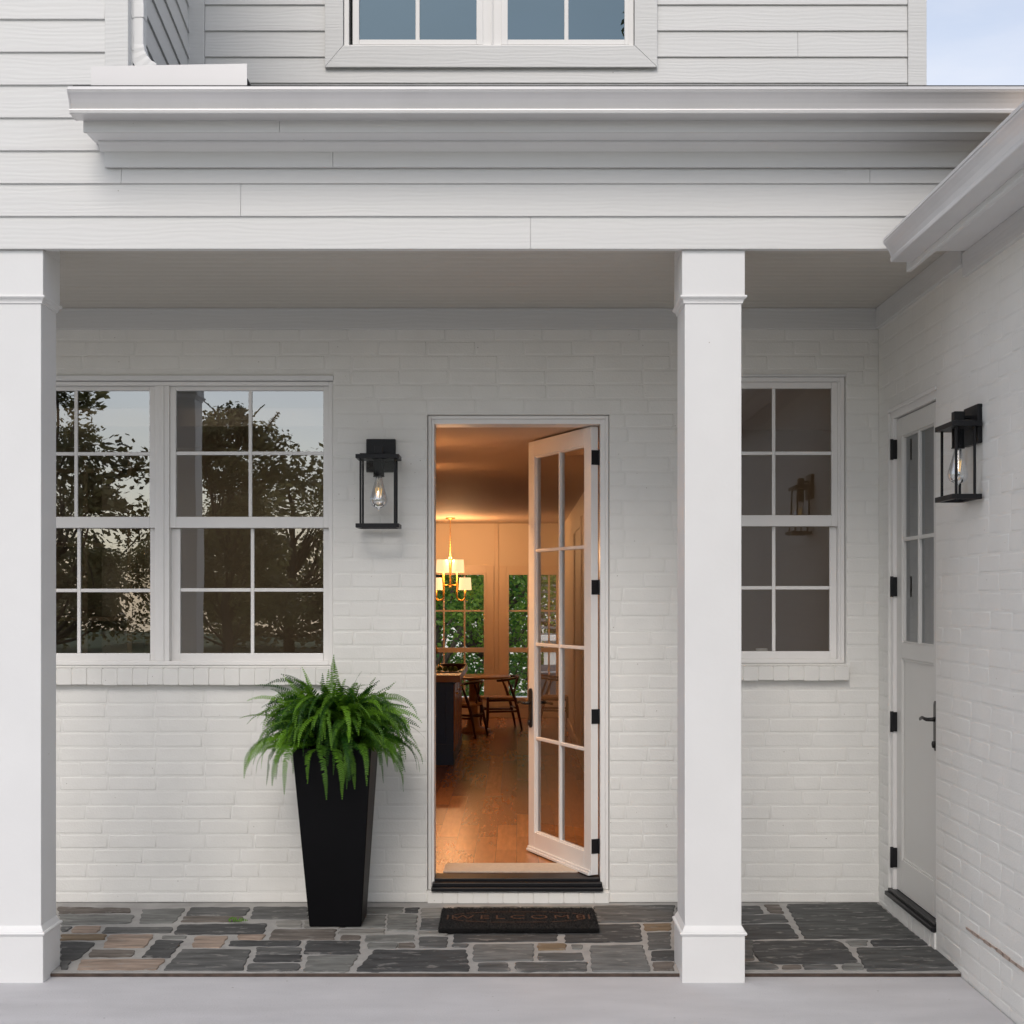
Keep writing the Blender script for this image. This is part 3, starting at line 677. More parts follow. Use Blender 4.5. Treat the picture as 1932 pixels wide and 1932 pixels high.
mb = MB(); mb.prism([(XW+.0, 3.16), (4.1, 4.2), (6.1, 3.2), (XW, 3.0)], -5.39, -5.37, 'y'); mb.build('gable', W_SID, house)

# ------------------------------------------------ porch columns
def column(cx, wf, ds, db, label, stepz=0):
    """wf: shaft width, ds: shaft depth, front of shaft at y=-1.54"""
    yf = -1.528; top = z00+.001; m = MB(); hw = wf/2
    m.box(cx-hw, cx+hw, yf, yf+ds, .2, 2.95)
    o = m.build('column', W_TRIM, house, bevel=.003); o['label'] = label
    b = MB(); e_ = .013
    zt = sz(1763, yf)
    b.box(cx-hw-e_, cx+hw+e_, yf-e_, yf+ds+e_, -.028, zt)
    b.build('base', W_TRIM, o, bevel=.003)
    # base moulding
    b = MB()
    def molding(prof):
        n = len(prof); vs = []
        for r, z in prof:
            vs += [(cx-hw-r, yf-r, z), (cx+hw+r, yf-r, z), (cx+hw+r, yf+ds+r, z), (cx-hw-r, yf+ds+r, z)]
        b.add(vs, [(i*4+j, i*4+(j+1) % 4, i*4+4+(j+1) % 4, i*4+4+j) for i in range(n-1) for j in range(4)]+[(0, 1, 2, 3), (n*4-4, n*4-3, n*4-2, n*4-1)])
    molding([(e_-.001, zt-.003), (e_+.006, zt-.001), (e_+.009, zt+.006), (e_+.006, zt+.012), (e_-.001, zt+.014), (e_-.004, zt+.022), (.003, zt+.034), (.0008, zt+.038)])
    b.build('moulding', W_TRIM, o)
    c = MB(); zc0 = sz(560, yf); c.box(cx-hw-e_, cx+hw+e_, yf-e_, yf+ds+e_, zc0, top); c.box(cx-hw-e_, cx+hw+e_, -1.503, yf+ds+e_, top+.0005, zc+.004); c.build('capital', W_TRIM, o, bevel=.003)
    b = MB(); molding([(e_-.001, zc0+.006), (e_+.007, zc0+.004), (e_+.0085, zc0-.003), (e_+.003, zc0-.009), (.010, zc0-.013), (.006, zc0-.022), (.006, zc0-.028), (.0008, zc0-.030)])
    b.build('moulding', W_TRIM, o)
xl = sx(77.5, -1.528); xr0, xr1 = sx(1292, -1.528), sx(1399, -1.528)
column(xl-(xr1-xr0)/2, xr1-xr0, .205, .2, 'left porch column, half out of the picture')
column((xr0+xr1)/2, xr1-xr0, .285, .3, 'porch column between the door and the right window')

# ------------------------------------------------ main doorway
fy = .035
m = MB(); jl0, jl1 = DX0+.003, sx(820, fy+.04); jr0, jr1 = sx(1132, fy+.04), DX1-.003; ht = sz(801, fy+.03)
m.box(jl0, jl0+.018, fy-.005, fy+.10, .062, DZ1-.002); m.box(jl0+.018, jl1, fy+.006, .20, .062, DZ1-.02)
m.box(jr1-.018, jr1, fy-.005, fy+.10, .062, DZ1-.002); m.box(jr0, jr1-.018, fy+.006, .20, .062, DZ1-.02)
m.box(jl0+.018, jr1-.018, fy-.005, fy+.10, DZ1-.02, DZ1-.002); m.box(jl1, jr0, fy+.006, .20, ht, DZ1-.02)
df = m.build('door_frame', W_WIN, house, bevel=.002)
m = MB(); m.box(jl0+.02, jr0+.012, -.028, .05, .062, .082); m.box(jl0+.024, jr0+.008, .0, .09, .0825, .103); m.box(jl1, jr0, .05, .2, .1035, .118)
m.build('threshold', BLACK, df, bevel=.003)
rowlock('step', DX0+.002, DX1-.002, .0595, .062, -.012, .1, df, slope=.006)
# the leaf, swung inwards
def french_door(w_, h_, t_, rows, glz0, glz1, name, T, parent, label, st=.09, cols=2, panel=None, gmat=None, wm=None):
    wm = wm or W_WIN
    d = MB()
    d.box(-w_, -w_+st, 0, t_, 0, h_, 0); d.box(-st, 0, 0, t_, 0, h_, 0)
    d.box(-w_+st, -st, 0, t_, glz1, h_, 0)
    if panel:
        d.box(-w_+st, -st, 0, t_, panel[1], glz0, 0); d.box(-w_+st, -st, 0, t_, 0, panel[0], 0)
        d.box(-w_+st, -st, .012, t_-.012, panel[0], panel[1], 0)
        ring(d, -w_+st, -st, panel[0], panel[1], .012, .005, .0118)
    else: d.box(-w_+st, -st, 0, t_, 0, glz0, 0)
    mw = .0095; gw = w_-2*st
    for k in range(1, cols):
        xx = -st-gw*k/cols; d.box(xx-mw, xx+mw, .006, t_-.006, glz0, glz1, 0)
    for k in range(1, rows):
        zz = glz0+(glz1-glz0)*k/rows
        for c in range(cols):
            a = -st-gw*(c+1)/cols+(mw if c < cols-1 else 0); b = -st-gw*c/cols-(mw if c else 0)
            d.box(a, b, .007, t_-.007, zz-mw, zz+mw, 0)
    ring(d, -w_+st, -st, glz0, glz1, .008, .008, t_-.008)
    o = d.build(name, wm, parent, bevel=.003); o.matrix_local = T
    if label: o['label'] = label
    gm = MB(); gm.add([(-w_+st, t_*.5, glz0), (-st, t_*.5, glz0), (-st, t_*.5, glz1), (-w_+st, t_*.5, glz1)], [(0, 1, 2, 3)]); gm.build('glass', gmat or GL_DOOR, o, fix=False)
    return o
TH = R(67.5); hx, hy = .405, .098
dz0 = .125; dh = ht-.006-dz0
dm = Matrix.Translation((hx, hy, dz0)) @ Matrix.Rotation(-TH, 4, 'Z')
leaf = french_door(.875, dh, .044, 4, .118, dh-.095, 'door', dm, house, 'glazed french door standing open inwards')
m = MB(); m.box(-.873, -.004, -.016, .0, -.002, .012); m.box(-.873, -.004, -.008, .0, .0125, .026); m.build('weather_strip', W_TRIM, leaf, bevel=.002)
# hardware: long plate with lever
def handle(parent, x, z, side=-1):
    h = MB(); pr = []
    hw_, hh_ = .021, .118
    for k in range(9): t = math.pi*k/8; pr.append((x+hw_*math.cos(t), z+hh_-.03+.03*math.sin(t)))
    for k in range(9): t = math.pi+math.pi*k/8; pr.append((x+hw_*math.cos(t), z-hh_+.03+.03*math.sin(t)))
    n = len(pr); h.add([(p[0], -.001, p[1]) for p in pr]+[(p[0], -.010, p[1]) for p in pr], [tuple(range(n)), tuple(range(2*n-1, n-1, -1))]+[(i, (i+1) % n, (i+1) % n+n, i+n) for i in range(n)])
    zz = z+.03
    h.tube([(x, -.008, zz), (x, -.02, zz), (x, -.045, zz)], [.012, .010, .009], 10)
    h.tube([(x, -.045, zz), (x+.02*side*-1, -.052, zz+.002), (x+.055*-side, -.053, zz+.006), (x+.085*-side, -.052, zz-.002), (x+.098*-side, -.052, zz-.010)], [.009, .008, .007, .008, .004], 10)
    h.lathe([(0, -.02), (.008, -.018), (.011, 0), (.008, .012), (0, .013)], (x, -.014, z-.085), 10)
    h.build('handle', IRON, parent)
h_ = MB(); zz_ = sz(1336, .85)-dz0
handle(leaf, -.875+.045, zz_, 1)
m = MB(); ks = leaf
m.tube([(-.875+.045, .046, zz_+.03), (-.875+.045, .09, zz_+.03)], .009, 10); m.tube([(-.875+.045, .09, zz_+.03), (-.875+.14, .095, zz_+.028)], .008, 10)
m.box(-.875+.024, -.875+.066, .0445, .052, zz_-.11, zz_+.11); m.build('handle', IRON, leaf, bevel=.001)
for p in (863, 1108, 1352, 1597):
    z = sz(p, .1)-dz0; m = MB(); m.box(.0006, .0035, .002, .041, z-.040, z+.040)
    m.tube([(.004, .047, z-.042), (.004, .047, z+.042)], .0055, 10); m.box(.0006, .007, .041, .047, z-.039, z+.039)
    m.build('hinge', BLACK, leaf, bevel=.0008)

# ------------------------------------------------ door in the right-hand wall
xd_ = XW+.030
m = MB()
TD = lambda u, n, z: (xd_+n, -u, z)
def b3(mbx, u0, u1, x0, x1, z0, z1, mi=0): mbx.box(x0, x1, -u1, -u0, z0, z1, mi)
b3(m, RD0+.002, RD0+.05, XW+.012, XW+.16, RDZ0, RDZ1-.002); b3(m, RD1-.05, RD1-.002, XW+.012, XW+.16, RDZ0, RDZ1-.002); b3(m, RD0+.05, RD1-.05, XW+.012, XW+.16, RDZ1-.055, RDZ1-.002)
b3(m, RD0+.002, RD1-.002, XW-.004, XW+.0115, RDZ1-.02, RDZ1-.002)
df2 = m.build('door_frame', W_WIN, house, bevel=.002)
m = MB(); b3(m, RD0+.003, RD1-.003, XW-.022, XW+.03, RDZ0-.001, RDZ0+.02); b3(m, RD0+.01, RD1-.01, XW-.006, XW+.09, RDZ0+.0205, RDZ0+.036)
m.build('threshold', BLACK, df2, bevel=.003)
rowlock('step', RD0+.002, RD1-.002, RDZ0-.003, RDZ0-.004, 0, .09, df2, slope=.004, T=lambda u, v, z: (XW+v-.008, -u, z), pitch=.078)
hd = RDZ1-.058-RDZ0-.04
dm2 = Matrix.Translation((XW+.030, -(RD0+.052), RDZ0+.038)) @ Matrix.Rotation(R(90), 4, 'Z') @ Matrix.Rotation(R(180), 4, 'Z')
# local -x must run toward -y (hinge at the far side): build with rotation so that (-1,0,0) -> (0,-1,0) and local +y -> -x ... mirrored thickness handled below
dm2 = Matrix.Translation((XW+.030, -(RD1-.052), RDZ0+.038)) @ Matrix.Rotation(R(-90), 4, 'Z')
# rotation -90: local -x -> +y, local +y -> +x (into the wall): door spans from the near jamb to the far jamb
wd2 = RD1-RD0-.104
GR = M('door_paint_grey', (.70, .69, .66), .45, var=.02)
leaf2 = french_door(wd2, hd, .044, 2, sz(1213, -.4)-RDZ0-.038, hd-.098, 'door', dm2, house, 'closed half glazed door in the side wall', st=.095, panel=(.17, sz(1243, -.4)-RDZ0-.038), gmat=glass('side_door_glass', .06, (.55, .58, .56)), wm=GR)
handle(leaf2, -.045, sz(1370, -1.0)-RDZ0-.04, 1)
for p in (850, 1107, 1360, 1614):
    z = sz(p, -.2); m = MB(); b3(m, RD0+.034, RD0+.062, XW+.004, XW+.0295, z-.05, z+.05); m.tube([(XW+.004, -(RD0+.051), z-.054), (XW+.004, -(RD0+.051), z+.054)], .009, 10)
    m.build('hinge', BLACK, df2, bevel=.001)

# ================================================================== INTERIOR
IZ = .115; YE = 18.3+CY; CEIL = 2.588
def woodfloor():
    m = M('oak_floor', (.50, .22, .085), .27, spec=.5); t = m.node_tree; p = t.nodes['Principled BSDF']
    tcn = t.nodes.new('ShaderNodeTexCoord'); mpn = t.nodes.new('ShaderNodeMapping'); mpn.inputs['Rotation'].default_value = (0, 0, R(90))
    br = t.nodes.new('ShaderNodeTexBrick'); br.inputs['Scale'].default_value = 1; br.inputs['Brick Width'].default_value = .95; br.inputs['Row Height'].default_value = .125
    br.inputs['Mortar Size'].default_value = .0012; br.inputs['Color1'].default_value = (.52, .235, .095, 1); br.inputs['Color2'].default_value = (.32, .125, .052, 1); br.inputs['Mortar'].default_value = (.12, .045, .02, 1)
    br.inputs['Bias'].default_value = -.1
    n = t.nodes.new('ShaderNodeTexNoise'); n.inputs['Scale'].default_value = 8; n.inputs['Detail'].default_value = 6
    mp2 = t.nodes.new('ShaderNodeMapping'); mp2.inputs['Scale'].default_value = (5, .6, 1)
    mxn = t.nodes.new('ShaderNodeMix'); mxn.data_type = 'RGBA'; mxn.blend_type = 'MULTIPLY'; mxn.inputs['Factor'].default_value = .5
    t.links.new(tcn.outputs['Object'], mpn.inputs['Vector']); t.links.new(mpn.outputs['Vector'], br.inputs['Vector'])
    t.links.new(tcn.outputs['Object'], mp2.inputs['Vector']); t.links.new(mp2.outputs['Vector'], n.inputs['Vector'])
    t.links.new(br.outputs['Color'], mxn.inputs['A']); t.links.new(n.outputs['Fac'], mxn.inputs['B']); t.links.new(mxn.outputs['Result'], p.inputs['Base Color'])
    bp = t.nodes.new('ShaderNodeBump'); bp.inputs['Distance'].default_value = .0005; n3 = t.nodes.new('ShaderNodeTexNoise'); n3.inputs['Scale'].default_value = 5
    t.links.new(tcn.outputs['Object'], n3.inputs['Vector']); t.links.new(n3.outputs['Fac'], bp.inputs['Height']); t.links.new(bp.outputs['Normal'], p.inputs['Normal'])
    return m
m = MB(); m.box(-4.6, .66, .2, YE, -.2, IZ); tag(m.build('wood_floor', woodfloor()), kind='structure')
m = MB(); m.box(-6, -.85, .281, 4, -.2, .3); m.box(.78, 6, .3, 4, -.2, .3); m.box(XW+.3, 6, -5.2, .28, -.2, .08); tag(m.build('side_room_floor', DARKROOM), kind='structure')
XR = .60
m = MB()
m.box(XR, XR+.1, .281, YE, 0, CEIL+.2); m.box(-.83, -.74, .281, 4.0, 0, CEIL+.2)
m.box(-4.6, -.83, 4.0, 4.1, 0, CEIL+.2); m.box(-4.7, -4.6, 4.0, YE, 0, CEIL+.2)
# board at the entry: inside face of the front wall
m.box(-.74, jl0, .2805, .285, IZ, CEIL); m.box(jr1, XR, .2805, .285, IZ, CEIL)
# far wall with two windows
gw = 148.0
def fx(p): return (p-PX)*(YE-CY)/F
def fzz(p): return CZ-(p-PY)*(YE-CY)/F
fwin = [(fx(798), fx(915.5)), (fx(957.5), fx(1062))]
zt, zb2 = fzz(1082), fzz(1319)
xs = [-4.6, fwin[0][0], fwin[0][1], fwin[1][0], XR]
m.box(-4.6, XR, YE, YE+.15, zt, CEIL+.2); m.box(-4.6, XR, YE, YE+.15, -.2, zb2)
m.box(-4.6, fwin[0][0], YE, YE+.15, zb2, zt); m.box(fwin[0][1], fwin[1][0], YE, YE+.15, zb2, zt)
m.build('interior_wall', IWALL, house)
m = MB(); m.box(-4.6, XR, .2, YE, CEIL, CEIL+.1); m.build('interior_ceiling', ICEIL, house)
m = MB()
for x0, x1 in [(-6.1, -.85), (.78, 6)]:
    m.box(x0, x1, .3, 4, 3.0, 3.1); m.box(x0, x1, 3.9, 4, 0, 3); 
m.box(-6.1, -6, -1.5, 4, -.3, 3.1); m.box(.72, .77, .3, 4, 0, 3.1); m.box(-.88, -.84, .3, 4, 0, 3.1); m.box(XW+.3, 6, -5.2, .3, 3.3, 3.35)
m.build('side_room_wall', DARKROOM, house)
m = MB()                                        # trim: casings, skirting, door casings on the right
for a, b in fwin:
    ring(m, a-.11, b+.11 if b < .4 else XR, zb2-.09, zt+.10, .10, YE-.02, YE-.001)
    ring(m, a-.012, min(b+.012, XR), zb2-.012, zt+.012, .03, YE-.034, YE-.0205)
m.box(-4.6, fwin[0][0]-.12, YE-.015, YE-.001, IZ, IZ+.14); m.box(fwin[0][0]-.12, XR, YE-.03, YE-.001, IZ, IZ+.12); m.box(fwin[0][1]+.115, fwin[1][0]-.115, YE-.012, YE-.0005, zb2, CEIL)
for yy_ in (3.0, 4.6, 5.4, 7.0): m.box(XR-.018, XR-.001, yy_, yy_+.09, IZ, 2.3)
m.box(XR-.016, XR-.001, .3, YE-.04, IZ, IZ+.13); m.box(XR-.018, XR-.0005, 3.0, 4.69, 2.3, 2.39); m.box(XR-.018, XR-.0005, 5.4, 7.09, 2.3, 2.39)
m.build('interior_trim', IWALL2, house, bevel=.002)
for k, (a, b) in enumerate(fwin):
    m = MB(); c0, c1 = a, b; r1, r0 = fzz(1222), fzz(1231); t_ = .011
    n = 3 if k == 0 else 3
    wdt = (fx(915.5)-fx(798))/3
    m.box(c0, c1, YE+.02, YE+.06, r0, r1); m.box(c0, c1, YE+.02, YE+.06, zb2, zb2+.02); m.box(c0, c1, YE+.02, YE+.06, zt-.01, zt)
    m.box(c0, c0+.012, YE+.02, YE+.06, zb2+.02, zt-.01); m.box(c1-.012, c1, YE+.02, YE+.06, zb2+.02, zt-.01)
    vx = [c0+wdt*j for j in (1, 2)]
    for q in vx:
        if q < c1-.03: m.box(q-t_, q+t_, YE+.03, YE+.05, r1, zt-.01); m.box(q-t_, q+t_, YE+.03, YE+.05, zb2+.02, r0)
    zm = fzz(1152.6); lo = c0+.012
    for q in vx+[c1]:
        hi = min(q-t_, c1-.012)
        if hi > lo: m.box(lo, hi, YE+.03, YE+.05, zm-t_, zm+t_)
        lo = q+t_
    o = m.build('window', IWALL2, house, bevel=.002); o['label'] = ('dining room window behind the chandelier', 'dining room window beside the open door')[k]
    g_ = MB(); g_.add([(c0, YE+.04, zb2), (c1, YE+.04, zb2), (c1, YE+.04, zt), (c0, YE+.04, zt)], [(0, 1, 2, 3)]); g_.build('glass', GL_CLEAR, o, fix=False)

# ---- lamps inside: the chandelier and two recessed downlights
WARM = (1, .54, .25)
def dwn(x, y, e_, lab):
    t = empty('downlight', (x, y, CEIL)); tag(t, lab, 'ceiling light', 'recessed lights in the hall ceiling')
    q = MB(); q.lathe([(.03, -.001), (.065, -.001), (.068, -.006), (.06, -.009), (.055, -.004)], (0, 0, 0), 24); q.build('trim_ring', W_TRIM, t)
    q = MB(); q.lathe([(0, -.003), (.054, -.003)], (0, 0, 0), 24); q.build('lens', LAMPW, t, fix=False)
    l = bpy.data.lights.new('downlight_lamp', 'AREA'); l.shape = 'DISK'; l.size = .1; l.energy = e_; l.color = WARM; l.spread = R(110)
    lo_ = bpy.data.objects.new('downlight_lamp', l); C.objects.link(lo_); lo_.location = (0, 0, -.012); lo_.parent = t
dwn(-.60, .95, 7, 'recessed ceiling light just inside the front door')
dwn(-.66, 2.6, 3.5, 'recessed ceiling light in the middle of the hall')

yc = 17.0+CY; xc = sx(849.5, yc)
ch = empty('chandelier', (xc, yc, 0)); tag(ch, 'brass two tier chandelier with lit cream drum shades over the dining table', 'chandelier')
q = MB(); q.lathe([(0, 0), (.056, 0), (.056, -.012), (.02, -.016), (.006, -.03), (0, -.03)], (0, 0, CEIL-.001), 24); q.build('canopy', BRASS, ch)
q = MB(); zch = sz(1053, yc); nlk = 22
for k in range(nlk):
    z = CEIL-.03-(CEIL-.03-zch)*(k+.5)/nlk; hl = (CEIL-.03-zch)/nlk*.62
    pts = [(.007*math.cos(t)*(1 if k % 2 else 0), .007*math.cos(t)*(0 if k % 2 else 1), z+hl*math.sin(t)) for t in [i*math.pi/4 for i in range(8)]]
    q.tube(pts, .0028, 5, closed=True)
q.build('chain', BRASS, ch)
zst = sz(1104, yc)
q = MB(); q.tube([(0, 0, zch), (0, 0, zst-.03)], .009, 10); q.lathe([(0, .02), (.016, .01), (.016, -.01), (0, -.02)], (0, 0, zch), 12); q.lathe([(0, .015), (.013, .008), (.013, -.012), (0, -.018)], (0, 0, zst-.02), 12)
q.build('stem', BRASS, ch)
zlo, zu0, zu1, zl0, zl1 = sz(1133, yc), sz(1080, yc), sz(1056, yc), sz(1113, yc), sz(1090, yc)
for k, ad in enumerate((198, 342, 152, 28)):
    a_ = R(ad); dx, dy = math.cos(a_), math.sin(a_); r1 = .085; r2 = .19
    q = MB(); P_ = lambda r, z: (dx*r, dy*r, z)
    arc = [P_((r1+r2)/2-(r2-r1)/2*math.cos(t), zlo+.045-.045*math.sin(t)) for t in [i*math.pi/8 for i in range(9)]]
    q.tube([P_(r1, zu0)]+arc+[P_(r2, zl0)], .008, 8); q.tube([(0, 0, zst), P_(r1, zst)], .006, 8); q.build('arm', BRASS, ch)
    for r, z0_, z1_ in ((r1+.015, zu0, zu1), (r2, zl0, zl1)):
        q = MB(); q.lathe([(.073, 0), (.064, z1_-z0_)], (dx*r, dy*r, z0_), 24); q.lathe([(.071, .001), (.062, z1_-z0_-.001)], (dx*r, dy*r, z0_), 24)
        q.build('lamp_shade', SHADE, ch, fix=False)
    pl = bpy.data.lights.new('chandelier_bulb', 'POINT'); pl.energy = 6.5; pl.color = WARM; pl.shadow_soft_size = .06
    po = bpy.data.objects.new('chandelier_bulb', pl); C.objects.link(po); po.parent = ch; po.location = (dx*(r1+.015), dy*(r1+.015), zu1+.03)

# ---- kitchen island
yi = 13.1+CY
il = empty('kitchen_island', (sx(800, yi), yi+1.0, IZ)); tag(il, 'navy panelled kitchen island with a wooden worktop', 'kitchen island')
ix1 = sx(855, yi); zi = sz(1287, yi); zi2 = sz(1274, yi)
def rel(o): 
    o.matrix_parent_inverse = Matrix.Translation(o.parent.location).inverted(); return o
q = MB(); q.box(-2.2, ix1, yi, yi+2.0, IZ+.1, zi-.001); q.box(-2.2, ix1+.004, yi-.012, yi-.0005, IZ, IZ+.19); q.box(ix1-.07, ix1+.004, yi-.012, yi-.0005, IZ+.19, zi-.001); q.box(-2.2, ix1-.07, yi-.012, yi-.0005, zi-.09, zi-.001)
q.box(ix1-.16, ix1-.145, yi-.008, yi-.0005, IZ+.19, zi-.09); q.box(-2.2, ix1+.006, yi+.001, yi+1.99, IZ, IZ+.0995)
rel(q.build('cabinet', NAVY, il, bevel=.002))
q = MB(); q.box(-2.3, sx(868, yi), yi-.03, yi+2.05, zi, zi2); rel(q.build('worktop', COUNTER, il, bevel=.003))
for k in range(3):
    yy_ = yi+.3+k*.6; q = MB(); q.box(ix1+.0005, ix1+.012, yy_-.25, yy_+.25, IZ+.12, zi-.02); rel(q.build('drawer_front', COUNTER, il, bevel=.003))
    q = MB(); q.tube([(ix1+.012, yy_-.05, zi-.12), (ix1+.035, yy_-.05, zi-.12), (ix1+.035, yy_+.05, zi-.12), (ix1+.012, yy_+.05, zi-.12)], .005, 6); rel(q.build('handle', BRASS, il))
fy_ = yi+.9
q = MB(); xf = sx(820, fy_); q.tube([(xf-.12, fy_, zi2+.001), (xf-.12, fy_, zi2+.2)]+[(xf-.05-.07*math.cos(t), fy_, zi2+.2+.07*math.sin(t)) for t in [i*math.pi/7 for i in range(1, 8)]]+[(xf+.02, fy_, zi2+.16)], .011, 10)
q.lathe([(0, 0), (.025, 0), (.022, .02), (0, .02)], (xf-.12, fy_, zi2), 14)
tag(q.build('faucet', BRASS), 'curved brass tap at the island sink', 'tap')
bx, by = sx(856, yi+.8), yi+.8
q = MB(); q.lathe([(0, .012), (.05, .012), (.09, .03), (.125, .062), (.13, .066), (.12, .055), (.08, .018), (.04, .0), (0, 0)], (bx, by, zi2+.001), 24)
tag(q.build('fruit_bowl', BOWLW), 'dark wooden bowl at the end of the island worktop', 'bowl')
tx_, ty_ = sx(838, yi+.5), yi+.5
q = MB(); q.box(tx_-.16, tx_+.14, ty_-.08, ty_+.08, zi2+.001, zi2+.010); ring(q, tx_-.16, tx_+.14, zi2+.01, zi2+.02, .008, ty_-.08, ty_+.08) if False else None
tag(q.build('tray', CUPM, bevel=.003), 'shallow pale tray holding green fruit on the island', 'tray')
pear = None
for k, (ox, oy) in enumerate(((-.10, 0), (-.045, .02), (.01, -.01), (.06, .015), (.105, -.01))):
    if pear is None:
        q = MB(); q.lathe([(0, 0), (.015, .001), (.026, .016), (.024, .03), (.014, .042), (.006, .048), (0, .049)], (0, 0, 0), 14); pear = q.build('pear', FRUIT); o = pear
    else: o = pear.copy(); C.objects.link(o)
    o.location = (tx_+ox, ty_+oy, zi2+.011)
    tag(o, 'green pear lying on the pale island tray', 'pear', 'green pears on the island tray')

# ---- dining table
SCL = .82
yt = 16.35+CY; xt = sx(893, yt); ztt = sz(1275, yt)
tb = empty('dining_table', (xt, yt, IZ)); tag(tb, 'round light wood dining table under the chandelier', 'dining table')
q = MB(); q.lathe([(0, -.024), (.40, -.024), (.42, -.016), (.425, -.006), (.42, 0), (0, 0)], (0, 0, ztt-IZ), 40); q.build('tabletop', TWOOD, tb)
q = MB(); q.lathe([(0, .0), (.2, .0), (.2, .03), (.08, .06), (.05, .2), (.05, ztt-IZ-.06), (.14, ztt-IZ-.025), (0, ztt-IZ-.025)], (0, 0, 0), 24); q.build('pedestal', TWOOD, tb)

# ---- wishbone chairs: front faces -x in local space
def chair_parts(root):
    s = SCL
    q = MB(); z = .44*s
    q.box(-.23*s, .21*s, -.23*s, .23*s, z-.018, z+.012); q.build('seat', SEATM, root, bevel=.008)
    for sy in (-1, 1):
        q = MB(); q.tube([(-.225*s, sy*.25*s, 0), (-.215*s, sy*.25*s, z*.6), (-.215*s, sy*.25*s, z+.02)], [.012, .018, .014], 10); q.build('leg', DWOOD, root)
        q = MB(); q.tube([(.28*s, sy*.22*s, 0), (.22*s, sy*.215*s, .30*s), (.18*s, sy*.215*s, z), (.13*s, sy*.22*s, .58*s), (.08*s, sy*.235*s, .70*s)], [.011, .017, .018, .014, .011], 10); q.build('leg', DWOOD, root)
        q = MB(); q.tube([(-.215*s, sy*.25*s, .26*s), (.205*s, sy*.215*s, .26*s)], .012, 8); q.build('stretcher', DWOOD, root); q = MB(); q.tube([(-.215*s, sy*.25*s, z-.02), (.19*s, sy*.215*s, z-.02)], .012, 8); q.build('stretcher', DWOOD, root)
    q = MB(); q.tube([(-.215*s, -.25*s, .3*s), (-.215*s, .25*s, .3*s)], .01, 8); q.build('stretcher', DWOOD, root); q = MB(); q.tube([(.215*s, -.21*s, .3*s), (.215*s, .21*s, .3*s)], .01, 8); q.build('stretcher', DWOOD, root)
    q = MB(); pts = []
    for k in range(17):
        t = math.pi*(k/16-.5); pts.append((.02*s+.25*s*math.cos(t) if abs(t) < 1.5 else .0, .27*s*math.sin(t), (.70+.045*math.cos(t))*s))
    pts = [(-.09*s, -.265*s, .695*s)]+pts+[(-.09*s, .265*s, .695*s)]
    q.tube(pts, [.012]+[.014]*17+[.012], 10); q.build('back_rail', DWOOD, root)
    q = MB()
    q.tube([(.20*s, 0, z), (.225*s, 0, .56*s)], .012, 8); q.tube([(.225*s, 0, .56*s), (.262*s, -.06*s, .735*s)], .010, 8); q.tube([(.225*s, 0, .56*s), (.262*s, .06*s, .735*s)], .010, 8)
    q.build('back_splat', DWOOD, root)
yc1 = 16.75+CY
chair = empty('dining_chair', (sx(942, yc1), yc1, IZ), R(12)); chair_parts(chair)
tag(chair, 'dark curved back wishbone chair standing clear of the table, seen from the side', 'chair', 'wishbone chairs at the dining table')
c2 = copy_tree(chair); yc2 = 15.8+CY; c2.location = (sx(872, yc2), yc2, IZ); c2.rotation_euler = (0, 0, R(-20))
tag(c2, 'wishbone chair half hidden behind the end of the navy island', 'chair', 'wishbone chairs at the dining table')
c3 = copy_tree(chair); yc3 = 16.9+CY; c3.location = (sx(1048, yc3), yc3, IZ); c3.rotation_euler = (0, 0, R(168))
tag(c3, 'wishbone chair seen through the glass of the open door', 'chair', 'wishbone chairs at the dining table')

# rug inside the door
q = MB(); yr = .165
q.prism([(sx(836, .22), .215), (sx(1090, .22), .215), (sx(1090, .5), .47), (sx(846, .5), .47), (sx(838, .35), .42)], IZ+.001, IZ+.010, 'z')
tag(q.build('rug', RUG, bevel=.003), 'flat beige wool rug just inside the open door', 'rug')

# rooms behind the windows
sh = empty('bookcase', (-2.75, 1.14, .3)); tag(sh, 'tall brown bookcase behind the left window', 'bookcase')
for k, xx in enumerate((-.95, -.35, .11, .38)):
    q = MB(); q.box(xx, xx+.03, -.15, .15, 0, 2.5); q.build('upright', TAN, sh, bevel=.002)
for z in (.3, .75, 1.2, 1.65, 2.1, 2.47):
    q = MB(); q.box(-.92, .35, -.148, .148, z, z+.025); q.build('shelf', TAN, sh)
q = MB(); q.box(-.92, .38, .151, .16, 0, 2.5); q.build('back_panel', DARKROOM, sh)
q = MB(); q.lathe([(0, 0), (.03, 0), (.033, .08), (.03, .08), (.028, .004), (0, .004)], (0, 0, 0), 20); cup = q.build('cup', CUPM); cup.location = (sx(1437, .2), .2, WRZ0-.005)
tag(cup, 'small white cup inside the right window sill', 'cup')
q = MB(); q.box(.95, 1.85, .125, .279, WRZ0-.01, WRZ0-.006); q.build('inner_sill', W_TRIM, house); q = MB(); q.box(-2.9, -1, .125, .279, WLZ0-.01, WLZ0-.006); q.build('inner_sill', W_TRIM, house)
q = MB(); q.box(sx(190, .2), sx(281, .2), .17, .18, WLZ0-.006, WLZ0+.06); tag(q.build('photo_frame_back', W_TRIM), 'low pale panel leaning inside the left window', 'panel')

